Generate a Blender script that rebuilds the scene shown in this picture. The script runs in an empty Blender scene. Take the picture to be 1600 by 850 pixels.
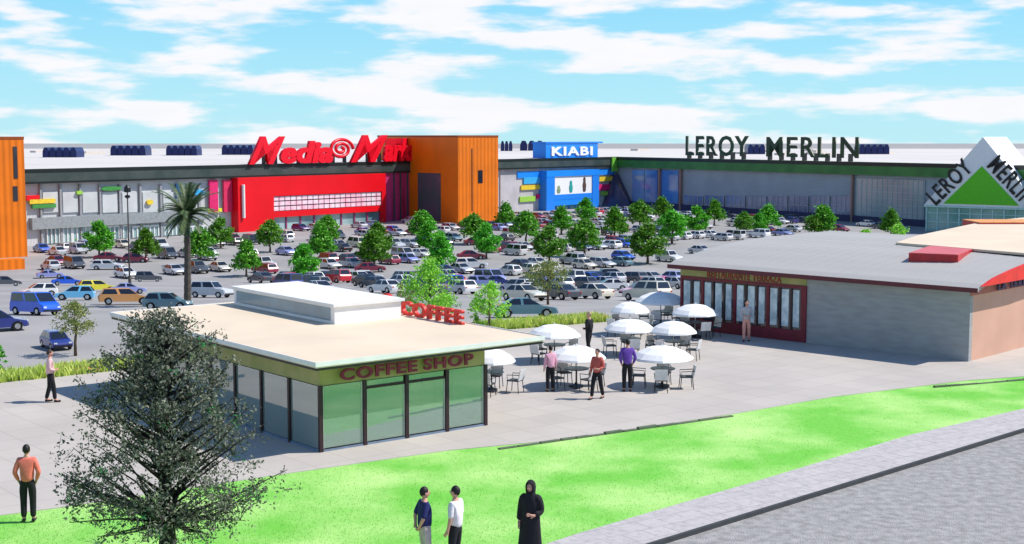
import bpy, math, random
from mathutils import Vector, Matrix
random.seed(7)
R = math.radians
sc = bpy.context.scene
COL = sc.collection

# ------------------------------------------------------------------ camera
FPX, CH = 2170.0, 8.8
PITCH = math.atan(213 / FPX)
cam = bpy.data.cameras.new('camera'); co = bpy.data.objects.new('camera', cam); COL.objects.link(co)
cam.sensor_width = 36; cam.lens = 36 * FPX / 1600; cam.clip_start = .5; cam.clip_end = 6000
co.location = (0, 0, CH); co.rotation_euler = (math.pi / 2 - PITCH, 0, 0)
sc.camera = co

def ray(px, py):
    x = (px - 800) / FPX; y = -(py - 425) / FPX
    c, s = math.cos(PITCH), math.sin(PITCH)
    return Vector((x, c + y * s, -s + y * c))
def G(px, py, z=0.0):
    d = ray(px, py); t = (z - CH) / d.z
    return Vector((d.x * t, d.y * t, z))
def terr(Y):
    if Y < 66: return 0.0
    if Y < 160: return -8 * (Y - 66) / 94
    return -8.0
def GT(px, py):
    d = ray(px, py); lo, hi = 5.0, 900.0
    for _ in range(60):
        m = (lo + hi) / 2
        if CH + d.z * m / d.y > terr(m): lo = m
        else: hi = m
    return Vector((d.x * lo / d.y, lo, terr(lo)))
def proj(p):
    c, s = math.cos(PITCH), math.sin(PITCH)
    q = Vector(p) - Vector((0, 0, CH))
    dep = q.y * c - q.z * s; up = q.y * s + q.z * c
    return 800 + FPX * q.x / dep, 425 - FPX * up / dep

# ------------------------------------------------------------------ materials
MATS = {}
def mat(name, col, rough=.7, metal=0, var=.12, scale=3.0, bump=0.0, col2=None, coat=0, spec=.4, detail=4, contrast=None, stretch=None):
    if name in MATS: return MATS[name]
    m = bpy.data.materials.new(name); m.use_nodes = True; nt = m.node_tree; b = nt.nodes['Principled BSDF']
    b.inputs['Roughness'].default_value = rough; b.inputs['Metallic'].default_value = metal
    b.inputs['Specular IOR Level'].default_value = spec
    b.inputs['Coat Weight'].default_value = coat
    tc = nt.nodes.new('ShaderNodeTexCoord'); nz = nt.nodes.new('ShaderNodeTexNoise')
    nz.inputs['Scale'].default_value = scale; nz.inputs['Detail'].default_value = detail
    src = tc.outputs['Object']
    if stretch:
        mp = nt.nodes.new('ShaderNodeMapping'); mp.inputs['Scale'].default_value = stretch
        nt.links.new(src, mp.inputs['Vector']); src = mp.outputs['Vector']
    nt.links.new(src, nz.inputs['Vector'])
    mx = nt.nodes.new('ShaderNodeMix'); mx.data_type = 'RGBA'
    a = col; c2 = col2 if col2 else tuple(c * (1 - 2 * var) for c in col)
    mx.inputs['A'].default_value = (*a, 1); mx.inputs['B'].default_value = (*c2, 1)
    fac = nz.outputs['Fac']
    cr = nt.nodes.new('ShaderNodeMapRange')
    lo, hi = contrast or (.35, .65)
    cr.inputs['From Min'].default_value = lo; cr.inputs['From Max'].default_value = hi
    nt.links.new(fac, cr.inputs['Value']); nt.links.new(cr.outputs['Result'], mx.inputs['Factor'])
    nt.links.new(mx.outputs['Result'], b.inputs['Base Color'])
    if bump:
        bp = nt.nodes.new('ShaderNodeBump'); bp.inputs['Strength'].default_value = bump; bp.inputs['Distance'].default_value = .05
        n2 = nt.nodes.new('ShaderNodeTexNoise'); n2.inputs['Scale'].default_value = scale * 8; nt.links.new(src, n2.inputs['Vector'])
        nt.links.new(n2.outputs['Fac'], bp.inputs['Height']); nt.links.new(bp.outputs['Normal'], b.inputs['Normal'])
    MATS[name] = m
    return m
def glassmat(name, tint, refl=.12, opac=.35, body=(.3, .5, .4), rough=.03):
    if name in MATS: return MATS[name]
    m = bpy.data.materials.new(name); m.use_nodes = True; nt = m.node_tree; nt.nodes.remove(nt.nodes['Principled BSDF'])
    out = nt.nodes['Material Output']
    tr = nt.nodes.new('ShaderNodeBsdfTransparent'); tr.inputs[0].default_value = (*tint, 1)
    df = nt.nodes.new('ShaderNodeBsdfDiffuse'); df.inputs[0].default_value = (*body, 1)
    gl = nt.nodes.new('ShaderNodeBsdfGlossy'); gl.inputs['Roughness'].default_value = rough
    a = nt.nodes.new('ShaderNodeMixShader'); a.inputs[0].default_value = opac
    nt.links.new(tr.outputs[0], a.inputs[1]); nt.links.new(df.outputs[0], a.inputs[2])
    fr = nt.nodes.new('ShaderNodeFresnel'); fr.inputs[0].default_value = 1.5
    ad = nt.nodes.new('ShaderNodeMath'); ad.operation = 'ADD'; ad.inputs[1].default_value = refl; ad.use_clamp = True
    nt.links.new(fr.outputs[0], ad.inputs[0])
    b = nt.nodes.new('ShaderNodeMixShader'); nt.links.new(ad.outputs[0], b.inputs[0])
    nt.links.new(a.outputs[0], b.inputs[1]); nt.links.new(gl.outputs[0], b.inputs[2])
    nt.links.new(b.outputs[0], out.inputs[0]); MATS[name] = m
    return m

def clad(name, col, axis_scale=1.0, vertical=True, depth=.4, dark=.8, rough=.5):
    """ribbed metal cladding: seams follow the wall's own surface"""
    if name in MATS: return MATS[name]
    m = mat(name, col, rough=rough, var=.07, scale=.25)
    nt = m.node_tree; b = nt.nodes['Principled BSDF']
    tc = nt.nodes.new('ShaderNodeTexCoord'); wv = nt.nodes.new('ShaderNodeTexWave')
    wv.bands_direction = 'X' if vertical else 'Z'; wv.wave_type = 'BANDS'
    wv.inputs['Scale'].default_value = axis_scale; wv.inputs['Distortion'].default_value = 0
    nt.links.new(tc.outputs['Object'], wv.inputs['Vector'])
    bp = nt.nodes.new('ShaderNodeBump'); bp.inputs['Strength'].default_value = depth; bp.inputs['Distance'].default_value = .15
    nt.links.new(wv.outputs['Fac'], bp.inputs['Height']); nt.links.new(bp.outputs['Normal'], b.inputs['Normal'])
    return m

# ------------------------------------------------------------------ object helpers
def tag(o, label=None, cat=None, group=None, kind=None):
    if label: o['label'] = label
    if cat: o['category'] = cat
    if group: o['group'] = group
    if kind: o['kind'] = kind
    return o
def empty(name, loc=(0, 0, 0), label=None, cat=None, group=None):
    o = bpy.data.objects.new(name, None); COL.objects.link(o); o.location = loc
    o.empty_display_size = .3
    return tag(o, label, cat, group)
class MB:
    def __init__(s): s.v = []; s.f = []
    def add(s, vs, fs):
        n = len(s.v); s.v += [tuple(v) for v in vs]; s.f += [tuple(i + n for i in f) for f in fs]; return s
    def hexa(s, p):   # p: 4 bottom + 4 top
        return s.add(p, [(3, 2, 1, 0), (4, 5, 6, 7), (0, 1, 5, 4), (1, 2, 6, 5), (2, 3, 7, 6), (3, 0, 4, 7)])
    def box(s, x0, x1, y0, y1, z0, z1):
        return s.hexa([(x0, y0, z0), (x1, y0, z0), (x1, y1, z0), (x0, y1, z0), (x0, y0, z1), (x1, y0, z1), (x1, y1, z1), (x0, y1, z1)])
    def prism(s, poly, z0, z1):
        n = len(poly); P = [(p[0], p[1], z0) for p in poly] + [(p[0], p[1], z1) for p in poly]
        return s.add(P, [tuple(range(n))[::-1], tuple(range(n, 2 * n))] + [(i, (i + 1) % n, n + (i + 1) % n, n + i) for i in range(n)])
    def tube(s, pts, rad, n=8, cap=True):
        pts = [Vector(p) for p in pts]; rings = []
        prev = None
        for i, p in enumerate(pts):
            d = (pts[min(i + 1, len(pts) - 1)] - pts[max(i - 1, 0)]).normalized()
            ref = Vector((0, 0, 1)) if abs(d.z) < .9 else Vector((1, 0, 0))
            if prev is not None: ref = prev
            a = (ref - d * ref.dot(d)).normalized(); b = d.cross(a); prev = a
            r = rad[i] if isinstance(rad, (list, tuple)) else rad
            rings.append([p + a * (r * math.cos(2 * math.pi * k / n)) + b * (r * math.sin(2 * math.pi * k / n)) for k in range(n)])
        vs = [v for rg in rings for v in rg]; fs = []
        for i in range(len(pts) - 1):
            for k in range(n):
                fs.append((i * n + k, i * n + (k + 1) % n, (i + 1) * n + (k + 1) % n, (i + 1) * n + k))
        if cap: fs += [tuple(range(n))[::-1], tuple(range((len(pts) - 1) * n, len(pts) * n))]
        return s.add(vs, fs)
    def lathe(s, prof, n=16, c=(0, 0)):   # prof [(r,z)]
        vs = []; fs = []
        for r, z in prof:
            for k in range(n):
                a = 2 * math.pi * k / n; vs.append((c[0] + r * math.cos(a), c[1] + r * math.sin(a), z))
        m = len(prof)
        for i in range(m - 1):
            for k in range(n): fs.append((i * n + k, i * n + (k + 1) % n, (i + 1) * n + (k + 1) % n, (i + 1) * n + k))
        if prof[0][0] > 1e-6: fs.append(tuple(range(n))[::-1])
        if prof[-1][0] > 1e-6: fs.append(tuple(range((m - 1) * n, m * n)))
        return s.add(vs, fs)
    def build(s, name, m, parent=None, loc=None, smooth=False, bevel=0):
        me = bpy.data.meshes.new(name); me.from_pydata(s.v, [], s.f)
        for mm in (m if isinstance(m, (list, tuple)) else [m]): me.materials.append(mm)
        if smooth: me.polygons.foreach_set('use_smooth', [True] * len(me.polygons))
        me.validate(); me.update()
        o = bpy.data.objects.new(name, me); COL.objects.link(o)
        if parent: o.parent = parent
        if loc is not None: o.location = loc
        if bevel:
            bv = o.modifiers.new('Bevel', 'BEVEL'); bv.width = bevel; bv.segments = 2; bv.limit_method = 'ANGLE'
        return o

class Fr:
    """vertical working frame: a along the wall, b away from the viewer, z up; geometry is local to its root Empty"""
    def __init__(s, o, u):
        s.o = Vector((o[0], o[1])); s.u = Vector((u[0], u[1])).normalized(); s.w = Vector((-s.u.y, s.u.x))
        s.ang = math.atan2(s.u.y, s.u.x)
    def root(s, name, z, label, cat, group=None):
        e = empty(name, (s.o.x, s.o.y, z), label, cat, group); e.rotation_euler.z = s.ang; s.z0 = z; return e
    def P(s, a, b): q = s.o + s.u * a + s.w * b; return (q.x, q.y)
    def hit(s, px, py, b=0.0):
        """ray -> (a, world z) on the plane at offset b"""
        d = ray(px, py); q = s.o + s.w * b
        t = (q.dot(s.w)) / (Vector((d.x, d.y)).dot(s.w))
        h = Vector((d.x * t, d.y * t)); return (h - s.o).dot(s.u), CH + d.z * t
    def loc(s, x, y):
        q = Vector((x, y)) - s.o; return q.dot(s.u), q.dot(s.w)

def text(name, body, m, parent, org, u, v, w, h, depth, shear=0, bold=.03):
    """letters as solid mesh, fitted to width w and height h in the plane (u, v) at org (parent-local)"""
    cu = bpy.data.curves.new(name, 'FONT'); cu.body = body; cu.extrude = .5; cu.offset = bold; cu.shear = shear; cu.resolution_u = 3; cu.space_character = 1.12 if body.isupper() else 1.0
    t = bpy.data.objects.new('tmp', cu); COL.objects.link(t)
    dg = bpy.context.evaluated_depsgraph_get(); me = bpy.data.meshes.new_from_object(t.evaluated_get(dg))
    bpy.data.objects.remove(t); me.name = name
    xs = [q.co.x for q in me.vertices]; ys = [q.co.y for q in me.vertices]
    x0, x1, y0, y1 = min(xs), max(xs), min(ys), max(ys)
    u = Vector(u).normalized(); v = Vector(v).normalized(); n = u.cross(v); org = Vector(org)
    for q in me.vertices:
        c = q.co.copy()
        q.co = org + u * ((c.x - x0) / (x1 - x0) * w) + v * ((c.y - y0) / (y1 - y0) * h) + n * ((c.z + .5) * depth)
    me.materials.clear(); me.materials.append(m); me.update()
    o = bpy.data.objects.new(name, me); COL.objects.link(o); o.parent = parent
    return o
def copy_tree(o, parent=None):
    c = o.copy(); COL.objects.link(c)
    if parent: c.parent = parent
    for ch in list(o.children): copy_tree(ch, c)
    return c
ORD = ['first', 'second', 'third', 'fourth', 'fifth', 'sixth', 'seventh', 'eighth', 'ninth', 'tenth', 'eleventh', 'twelfth', 'thirteenth',
       'fourteenth', 'fifteenth', 'sixteenth', 'seventeenth', 'eighteenth', 'nineteenth', 'twentieth', 'twenty-first', 'twenty-second', 'twenty-third', 'twenty-fourth', 'twenty-fifth',
       'twenty-sixth', 'twenty-seventh', 'twenty-eighth', 'twenty-ninth', 'thirtieth', 'thirty-first', 'thirty-second', 'thirty-third', 'thirty-fourth', 'thirty-fifth', 'thirty-sixth',
       'thirty-seventh', 'thirty-eighth', 'thirty-ninth', 'fortieth', 'forty-first', 'forty-second', 'forty-third', 'forty-fourth']

# palette
white = mat('white_paint', (.8, .8, .78), .5, var=.04)
cream_roof = mat('cream_roofing', (.72, .60, .45), .8, var=.05, scale=.4)
blackm = mat('black_metal', (.012, .012, .016), .4)
darkframe = mat('dark_frame', (.035, .015, .02), .45)
asphalt = mat('asphalt_light', (.34, .33, .32), .9, var=.10, scale=.15, bump=.3, detail=8)
paving = mat('plaza_concrete', (.50, .46, .415), .85, var=.05, scale=.3, bump=.15, detail=6)
lawn_m = mat('lawn', (.15, .50, .05), .9, scale=.35, bump=.5, col2=(.44, .70, .22), detail=10, contrast=(.38, .68))
kerb_m = mat('pavement_slabs', (.50, .47, .46), .85, scale=6, col2=(.40, .38, .38), bump=.3, contrast=(.45, .7))
road_m = mat('road_asphalt', (.25, .245, .235), .85, scale=4, col2=(.40, .39, .38), bump=.6, detail=12, contrast=(.35, .7))
edge_m = mat('dark_kerb', (.05, .055, .06), .8)

def joints(m, ang, wd, hg, mortar, dark, off=.5):
    nt = m.node_tree; b = nt.nodes['Principled BSDF']; src = b.inputs['Base Color'].links[0].from_socket
    tc = nt.nodes.new('ShaderNodeTexCoord'); mp = nt.nodes.new('ShaderNodeMapping'); mp.inputs['Rotation'].default_value = (0, 0, -ang)
    br = nt.nodes.new('ShaderNodeTexBrick'); br.inputs['Scale'].default_value = 1; br.inputs['Brick Width'].default_value = wd; br.inputs['Row Height'].default_value = hg; br.offset = off
    br.inputs['Mortar Size'].default_value = mortar; br.inputs['Mortar Smooth'].default_value = .4
    br.inputs['Color1'].default_value = (1, 1, 1, 1); br.inputs['Color2'].default_value = (.93, .93, .94, 1); br.inputs['Mortar'].default_value = (dark, dark, dark, 1)
    mx = nt.nodes.new('ShaderNodeMix'); mx.data_type = 'RGBA'; mx.blend_type = 'MULTIPLY'; mx.inputs['Factor'].default_value = 1
    nt.links.new(tc.outputs['Object'], mp.inputs['Vector']); nt.links.new(mp.outputs['Vector'], br.inputs['Vector'])
    nt.links.new(src, mx.inputs['A']); nt.links.new(br.outputs['Color'], mx.inputs['B']); nt.links.new(mx.outputs['Result'], b.inputs['Base Color'])
joints(paving, math.atan2(.641, .767), 1.2, 1.2, .03, .84, 0)
joints(kerb_m, math.atan2(K0[1], K0[0]) if False else .62, .6, .6, .02, .75)
# ------------------------------------------------------------------ sky and sun
SUN_AZ = Vector((.995, .08)).normalized(); EL = R(50)
w = bpy.data.worlds.new('World'); sc.world = w; w.use_nodes = True; nt = w.node_tree
bg = nt.nodes['Background']; bg.inputs['Strength'].default_value = .11
sky = nt.nodes.new('ShaderNodeTexSky'); sky.sky_type = 'NISHITA'; sky.sun_disc = False
sky.sun_elevation = EL; sky.sun_rotation = math.atan2(SUN_AZ.x, SUN_AZ.y); sky.ozone_density = 1.0; sky.dust_density = .3; sky.air_density = 1.0
tint = nt.nodes.new('ShaderNodeMix'); tint.data_type = 'RGBA'; tint.blend_type = 'MULTIPLY'; tint.inputs['Factor'].default_value = 1
tint.inputs['B'].default_value = (.75, 1.0, 1.3, 1)
nt.links.new(sky.outputs[0], tint.inputs['A'])
tc = nt.nodes.new('ShaderNodeTexCoord'); mp = nt.nodes.new('ShaderNodeMapping')
mp.inputs['Scale'].default_value = (10, 10, 50); mp.inputs['Rotation'].default_value = (0, R(-3), 0); mp.inputs['Location'].default_value = (3.1, 0.4, 1.3)
nt.links.new(tc.outputs['Generated'], mp.inputs['Vector'])
n1 = nt.nodes.new('ShaderNodeTexNoise'); n1.inputs['Scale'].default_value = 1.0; n1.inputs['Detail'].default_value = 7; n1.inputs['Roughness'].default_value = .52
nt.links.new(mp.outputs[0], n1.inputs['Vector'])
r1 = nt.nodes.new('ShaderNodeMapRange'); r1.interpolation_type = 'SMOOTHSTEP'
r1.inputs['From Min'].default_value = .44; r1.inputs['From Max'].default_value = .58
nt.links.new(n1.outputs['Fac'], r1.inputs['Value'])
n2 = nt.nodes.new('ShaderNodeTexNoise'); n2.inputs['Scale'].default_value = 2.3; n2.inputs['Detail'].default_value = 5
nt.links.new(mp.outputs[0], n2.inputs['Vector'])
cc = nt.nodes.new('ShaderNodeMix'); cc.data_type = 'RGBA'
cc.inputs['A'].default_value = (7.4, 7.7, 8.2, 1); cc.inputs['B'].default_value = (8.6, 8.4, 8.5, 1)
nt.links.new(n2.outputs['Fac'], cc.inputs['Factor'])
cm = nt.nodes.new('ShaderNodeMix'); cm.data_type = 'RGBA'
sx_ = nt.nodes.new('ShaderNodeSeparateXYZ'); nt.links.new(tc.outputs['Generated'], sx_.inputs[0])
lowf = nt.nodes.new('ShaderNodeMapRange'); lowf.interpolation_type = 'SMOOTHSTEP'
for k_, v_ in (('From Min', .12), ('From Max', .40), ('To Min', 1.0), ('To Max', 0.0)): lowf.inputs[k_].default_value = v_
nt.links.new(sx_.outputs['Z'], lowf.inputs['Value'])
band = nt.nodes.new('ShaderNodeMapRange')
for k_, v_ in (('From Min', .0), ('From Max', .10)): band.inputs[k_].default_value = v_
nt.links.new(sx_.outputs['Z'], band.inputs['Value'])
bc = nt.nodes.new('ShaderNodeMix'); bc.data_type = 'RGBA'; bc.inputs['A'].default_value = (4.2, 7.4, 8.3, 1); bc.inputs['B'].default_value = (2.3, 6.1, 8.3, 1); nt.links.new(band.outputs[0], bc.inputs['Factor'])
lm_ = nt.nodes.new('ShaderNodeMath'); lm_.operation = 'MULTIPLY'; lm_.inputs[1].default_value = .85; nt.links.new(lowf.outputs[0], lm_.inputs[0])
lowm = nt.nodes.new('ShaderNodeMix'); lowm.data_type = 'RGBA'; nt.links.new(lm_.outputs[0], lowm.inputs['Factor']); nt.links.new(tint.outputs['Result'], lowm.inputs['A']); nt.links.new(bc.outputs['Result'], lowm.inputs['B'])
cf = nt.nodes.new('ShaderNodeMath'); cf.operation = 'MULTIPLY'; nt.links.new(r1.outputs[0], cf.inputs[0]); nt.links.new(lowf.outputs[0], cf.inputs[1])
nt.links.new(cf.outputs[0], cm.inputs['Factor']); nt.links.new(lowm.outputs['Result'], cm.inputs['A']); nt.links.new(cc.outputs['Result'], cm.inputs['B'])
nt.links.new(cm.outputs['Result'], bg.inputs['Color'])
sl = bpy.data.lights.new('sun', 'SUN'); so = bpy.data.objects.new('sun', sl); COL.objects.link(so)
sl.energy = 5.0; sl.angle = R(.5); sl.color = (1, .94, .86)
sd = Vector((SUN_AZ.x * math.cos(EL), SUN_AZ.y * math.cos(EL), math.sin(EL)))
so.rotation_euler = (-sd).to_track_quat('-Z', 'Y').to_euler(); so.location = (60, 20, 60)
sc.view_settings.view_transform = 'Standard'; sc.view_settings.look = 'None'; sc.view_settings.exposure = .12; sc.view_settings.gamma = 1

# ------------------------------------------------------------------ ground
def sheet(name, pts, z, m):
    b = MB(); b.add([(p[0], p[1], z) for p in pts], [tuple(range(len(pts)))]); return tag(b.build(name, m), kind='structure')
b = MB(); ys = [-80, 66, 160, 3000]; vs = []; fs = []
for y in ys: vs += [(-1500, y, terr(y)), (1500, y, terr(y))]
for i in range(3): fs.append((2 * i, 2 * i + 1, 2 * i + 3, 2 * i + 2))
tag(b.add(vs, fs).build('ground', asphalt), kind='structure')
E = [G(*p) for p in [(-700, 905), (0, 808), (100, 795), (430, 745), (700, 706), (870, 690), (1000, 671), (1150, 648), (1300, 622), (1513, 596), (1700, 583), (2300, 540)]]
L = [G(*p) for p in [(300, 1045), (900, 841), (1197, 753), (1420, 685), (1600, 643), (2300, 500)]]
K = [G(*p) for p in [(340, 1070), (1031, 850), (1600, 674), (2300, 500.5)]]
plaza_back = [(60, 65.9), (6, 65.9), (-1.8, 61.5), (-17.5, 49.6), (-45, 28)]
b = MB(); b.prism([(p[0], p[1]) for p in E] + plaza_back, -.3, .05)
tag(b.build('plaza_paving', paving), kind='structure')
sheet('lawn_ground', [(p[0], p[1]) for p in E] + [(L[-1].x, L[-1].y)] + [(p[0], p[1]) for p in L[::-1]] + [(-12, 8), (-60, 8)], .03, lawn_m)
pv = MB(); pv.prism([(p.x, p.y) for p in K] + [(L[-1].x + .2, L[-1].y + .2)] + [(p.x, p.y) for p in L[::-1]], -.2, .1)
tag(pv.build('pavement', kerb_m), kind='structure')
kb = MB()
for p, q in zip(K[:-1], K[1:]):
    d = (q - p).normalized(); n = Vector((d.y, -d.x, 0)) * .09
    kb.prism([(p.x, p.y), (p.x + n.x, p.y + n.y), (q.x + n.x, q.y + n.y), (q.x, q.y)], -.2, .108)
tag(kb.build('kerb', edge_m), kind='structure')
sheet('road', [(K[0].x, K[0].y), (K[0].x + 10, 4), (120, 4), (120, K[-1].y)] + [(p.x, p.y) for p in K[::-1][:-1]], .006, road_m)

# low edging beside the lawn
def edging(p0, p1, label, hgt=.11):
    a, c = G(*p0), G(*p1); f = Fr((a.x, a.y), (c - a).xy)
    r = f.root('lawn_edging', .0, label, 'edging', 'low edgings between plaza and lawn'); Ln = (c - a).length
    m = MB(); k = 0.0
    while k < Ln - .3:
        s = random.uniform(.5, .9); m.box(k, min(k + s - .04, Ln), -.05, .08, .0, hgt * random.uniform(.55, 1.05)); k += s
    m.build('stone', mat('edging_stone', (.12, .15, .10), .9, scale=2), r, bevel=.01)
edging((780, 704), (1146, 652), 'long low dark stone edging between the plaza and the lawn, right of the coffee shop')
edging((1460, 607), (1640, 592), 'short low dark edging at the far right end of the lawn', .10)

# ------------------------------------------------------------------ shopping centre
RZ = 3.76; BZ = -8.0
P0 = G(43, 264, RZ); P1 = G(962, 244.7, RZ); P2 = G(1500, 256, RZ)
FL = Fr((P0.x, P0.y), (P1 - P0).xy); FRt = Fr((P1.x, P1.y), (P2 - P1).xy)
LL = (P1 - P0).xy.length; LR = (P2 - P1).xy.length + 45
grey_clad = clad('grey_cladding', (.42, .43, .45), 1.2)
lite_clad = clad('pale_grey_cladding', (.60, .61, .62), 1.2)
blue_clad = clad('slate_cladding', (.37, .44, .49), 1.2, vertical=False)
fascia_m = mat('dark_green_fascia', (.03, .05, .045), .5, scale=.3, col2=(.06, .075, .07))
fascia_g = mat('green_fascia', (.03, .15, .03), .5, scale=.3, col2=(.05, .22, .045))
roof_m = mat('pale_roof_membrane', (.62, .585, .55), .85, scale=.03, var=.05)
teal_glass = mat('teal_glass', (.10, .20, .22), .08, scale=.15, col2=(.35, .50, .50), spec=.8, detail=2)
blue_glass = mat('blue_glass', (.06, .16, .42), .1, scale=.12, col2=(.22, .38, .60), spec=.8, detail=2)
dk_glass = mat('dark_glass', (.02, .025, .04), .06, var=.2, scale=.3, spec=.8)
redp = mat('red_panel', (.80, .004, .012), .35, var=.05, scale=.2)
bluep = mat('bright_blue_panel', (.015, .27, .90), .4, var=.05, scale=.2)
blued = mat('deep_blue_panel', (.02, .24, .85), .4, var=.05)
orange_m = clad('orange_cladding', (.86, .19, .0), .35)
yel = mat('yellow_sign', (.85, .62, .04), .5); grn = mat('lime_sign', (.35, .65, .08), .5); mag = mat('magenta_sign', (.80, .02, .16), .5); dgr = mat('green_sign', (.06, .30, .06), .5)
lblue = mat('light_blue_sign', (.05, .45, .85), .5)

def lp(fr, a, b, z): return (a, b, z - fr.z0)
def wallbox(mb, fr, a0, a1, b0, b1, z0, z1): mb.box(a0, a1, b0, b1, z0 - fr.z0, z1 - fr.z0); return mb
def pbox(mb, fr, px0, py0, px1, py1, b0, b1, base=None):
    """box on the wall covering the wall area seen between the two corners"""
    pm = (px0 + px1) / 2
    a0 = fr.hit(px0, py0, b0)[0]; a1 = fr.hit(px1, py0, b0)[0]
    z1 = fr.hit(pm, py0, b0)[1]; z0 = fr.hit(pm, py1, b0)[1] if base is None else base
    mb.box(min(a0, a1), max(a0, a1), b0, b1, z0 - fr.z0, z1 - fr.z0); return mb

mall = FL.root('shopping_centre', BZ, 'long low grey shopping centre with green fascias behind the car park', 'building')
wl = MB(); wallbox(wl, FL, -70, LL, 0, 1, BZ, RZ - .6); wl.build('wall', lite_clad, mall)
# plinth + pilasters on the left wing
pil = MB()
for px in (62, 93, 124, 155, 186, 218, 250, 280, 310): pbox(pil, FL, px, 288, px + 3, 350, -.45, 0, BZ)
pil.build('pilaster', mat('grey_pilaster', (.33, .34, .36), .6), mall)
for i, px in enumerate((66, 97, 128, 159, 190, 222, 254, 284)):
    f = pbox(MB(), FL, px + 1, 300, px + 24, 332, -.25, 0).build('wall_panel', mat('off_white_panel', (.58, .60, .60), .6, var=.08, scale=.4), mall)
bnd = pbox(MB(), FL, 50, 334, 325, 351, -.9, 0).build('canopy', mat('grey_band', (.30, .33, .34), .6), mall)
for px0, px1 in ((72, 110), (112, 152), (156, 198), (206, 246), (250, 285), (288, 322)):
    fw = pbox(MB(), FL, px0, 353, px1, 384, -.2, 0, BZ + .2).build('shop_window', teal_glass, mall)
    m = MB(); a0 = FL.hit(px0, 355)[0]; a1 = FL.hit(px1, 355)[0]; z1 = FL.hit(px0, 353)[1]; n = 6
    for k in range(n + 1): a = a0 + (a1 - a0) * k / n; wallbox(m, FL, a - .12, a + .12, -.32, -.2, BZ + .2, z1)
    wallbox(m, FL, a0, a1, -.30, -.2, z1 - .3, z1); m.build('window_frame', mat('pale_frame', (.75, .78, .76), .5), fw)
fs_ = MB(); wallbox(fs_, FL, -70, LL - .9, -1.0, .6, RZ - 2.25, RZ - .02); fs_.build('fascia', fascia_m, mall)
lip = MB(); wallbox(lip, FL, -70, LL - .9, -1.06, -1.0, RZ - .55, RZ - .02); wallbox(lip, FL, -70, LL - .9, -1.06, -1.0, RZ - 2.25, RZ - 1.95); lip.build('fascia_trim', mat('near_black_trim', (.01, .015, .014), .4), mall)
# wing behind the blue shop
w2 = MB(); pbox(w2, FL, 782, 264, 848, 300, -.3, 0, BZ); w2.build('wall_panel', mat('warm_grey_panel', (.52, .50, .52), .6, scale=.2), mall)
# right wing (own frame, parented through the mall root)
def sub(fr, name, parent):
    """put geometry of another frame under the mall root"""
    fr.z0 = BZ
def build_in(mb, fr, name, m, parent):
    """convert frame-local verts to the parent root's local space"""
    out = []
    for x, y, z in mb.v:
        q = fr.P(x, y); a, c = FL.loc(*q); out.append((a, c, z))
    mb.v = out; return mb.build(name, m, parent)
FRt.z0 = BZ
m = MB(); wallbox(m, FRt, 0, LR, 0, 1, BZ, RZ - .6)
rwall = build_in(m, FRt, 'wall', blue_clad, mall)
m = MB(); wallbox(m, FRt, .9, LR, -1.0, .6, RZ - 2.5, RZ - .02); build_in(m, FRt, 'fascia', fascia_g, mall)
m = MB(); wallbox(m, FRt, .9, LR, -1.07, -1.0, RZ - .75, RZ - .02); build_in(m, FRt, 'fascia_trim', MATS['near_black_trim'], mall)
for px0, px1 in ((988, 1006), (1008, 1027), (1032, 1060)):
    m = pbox(MB(), FRt, px0, 266, px1, 340, -.25, 0, BZ + .3); build_in(m, FRt, 'window', blue_glass, mall)
for px in (1028, 1061, 1330):
    m = pbox(MB(), FRt, px, 262, px + 2.6, 345, -.7, -.25, BZ); build_in(m, FRt, 'pilaster', mat('rust_post', (.34, .20, .17), .6), mall)
for px0 in range(1068, 1330, 33):
    m = pbox(MB(), FRt, px0, 306, px0 + 30, 344, -.25, 0, BZ + .6); gw = build_in(m, FRt, 'window', mat('violet_glass', (.14, .17, .30), .12, scale=.2, col2=(.28, .32, .44), spec=.7, detail=2), mall)
    m = MB()
    for k in range(5): pbox(m, FRt, px0 + k * 7.3, 306, px0 + k * 7.3 + .8, 344, -.33, -.25, BZ + .6)
    pbox(m, FRt, px0, 320, px0 + 30, 321, -.33, -.25); build_in(m, FRt, 'mullion', grey_clad, gw)
m = MB()
pbox(m, FRt, 1338, 280, 1445, 350, -.25, 0, BZ + .5); gw = build_in(m, FRt, 'window', mat('pale_teal_glass', (.24, .34, .38), .15, scale=.15, col2=(.36, .46, .47), spec=.7), mall)
m = MB()
for k in range(14): pbox(m, FRt, 1338 + k * 8, 280, 1338.7 + k * 8, 350, -.33, -.25, BZ + .5)
for py in (290, 300, 310, 320, 330, 340): pbox(m, FRt, 1338, py, 1445, py + .9, -.32, -.25)
build_in(m, FRt, 'mullion', mat('teal_mullion', (.40, .52, .52), .5), gw)
# blue-black plinth along the right wing
m = MB(); wallbox(m, FRt, 6, LR, -.5, 0, BZ, BZ + 1.3); build_in(m, FRt, 'plinth', mat('navy_plinth', (.03, .04, .11), .6), mall)
# corner: dark sloping glass entrance
cx = MB()
a0 = FL.hit(940, 300)[0]
q = [(a0, -.2, 0), (LL, -.2, 0), (LL, -7, 0), (a0 + 2, -7, 0), (LL - 2, -.2, 7.6), (LL, -.2, 7.6), (LL, -1.2, 7.6), (LL - 2, -1.2, 7.6)]
cx.hexa([Vector(v) for v in (q[0], q[1], q[2], q[3], q[4], q[5], q[6], q[7])]); cx.build('corner_entrance', mat('dusk_glass', (.06, .05, .10), .15, scale=.2, spec=.7), mall)
m = pbox(MB(), FL, 957, 246, 966, 268, -1.4, -1.05); m.build('corner_trim', mat('fresh_green', (.18, .55, .06), .5), mall)
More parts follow.
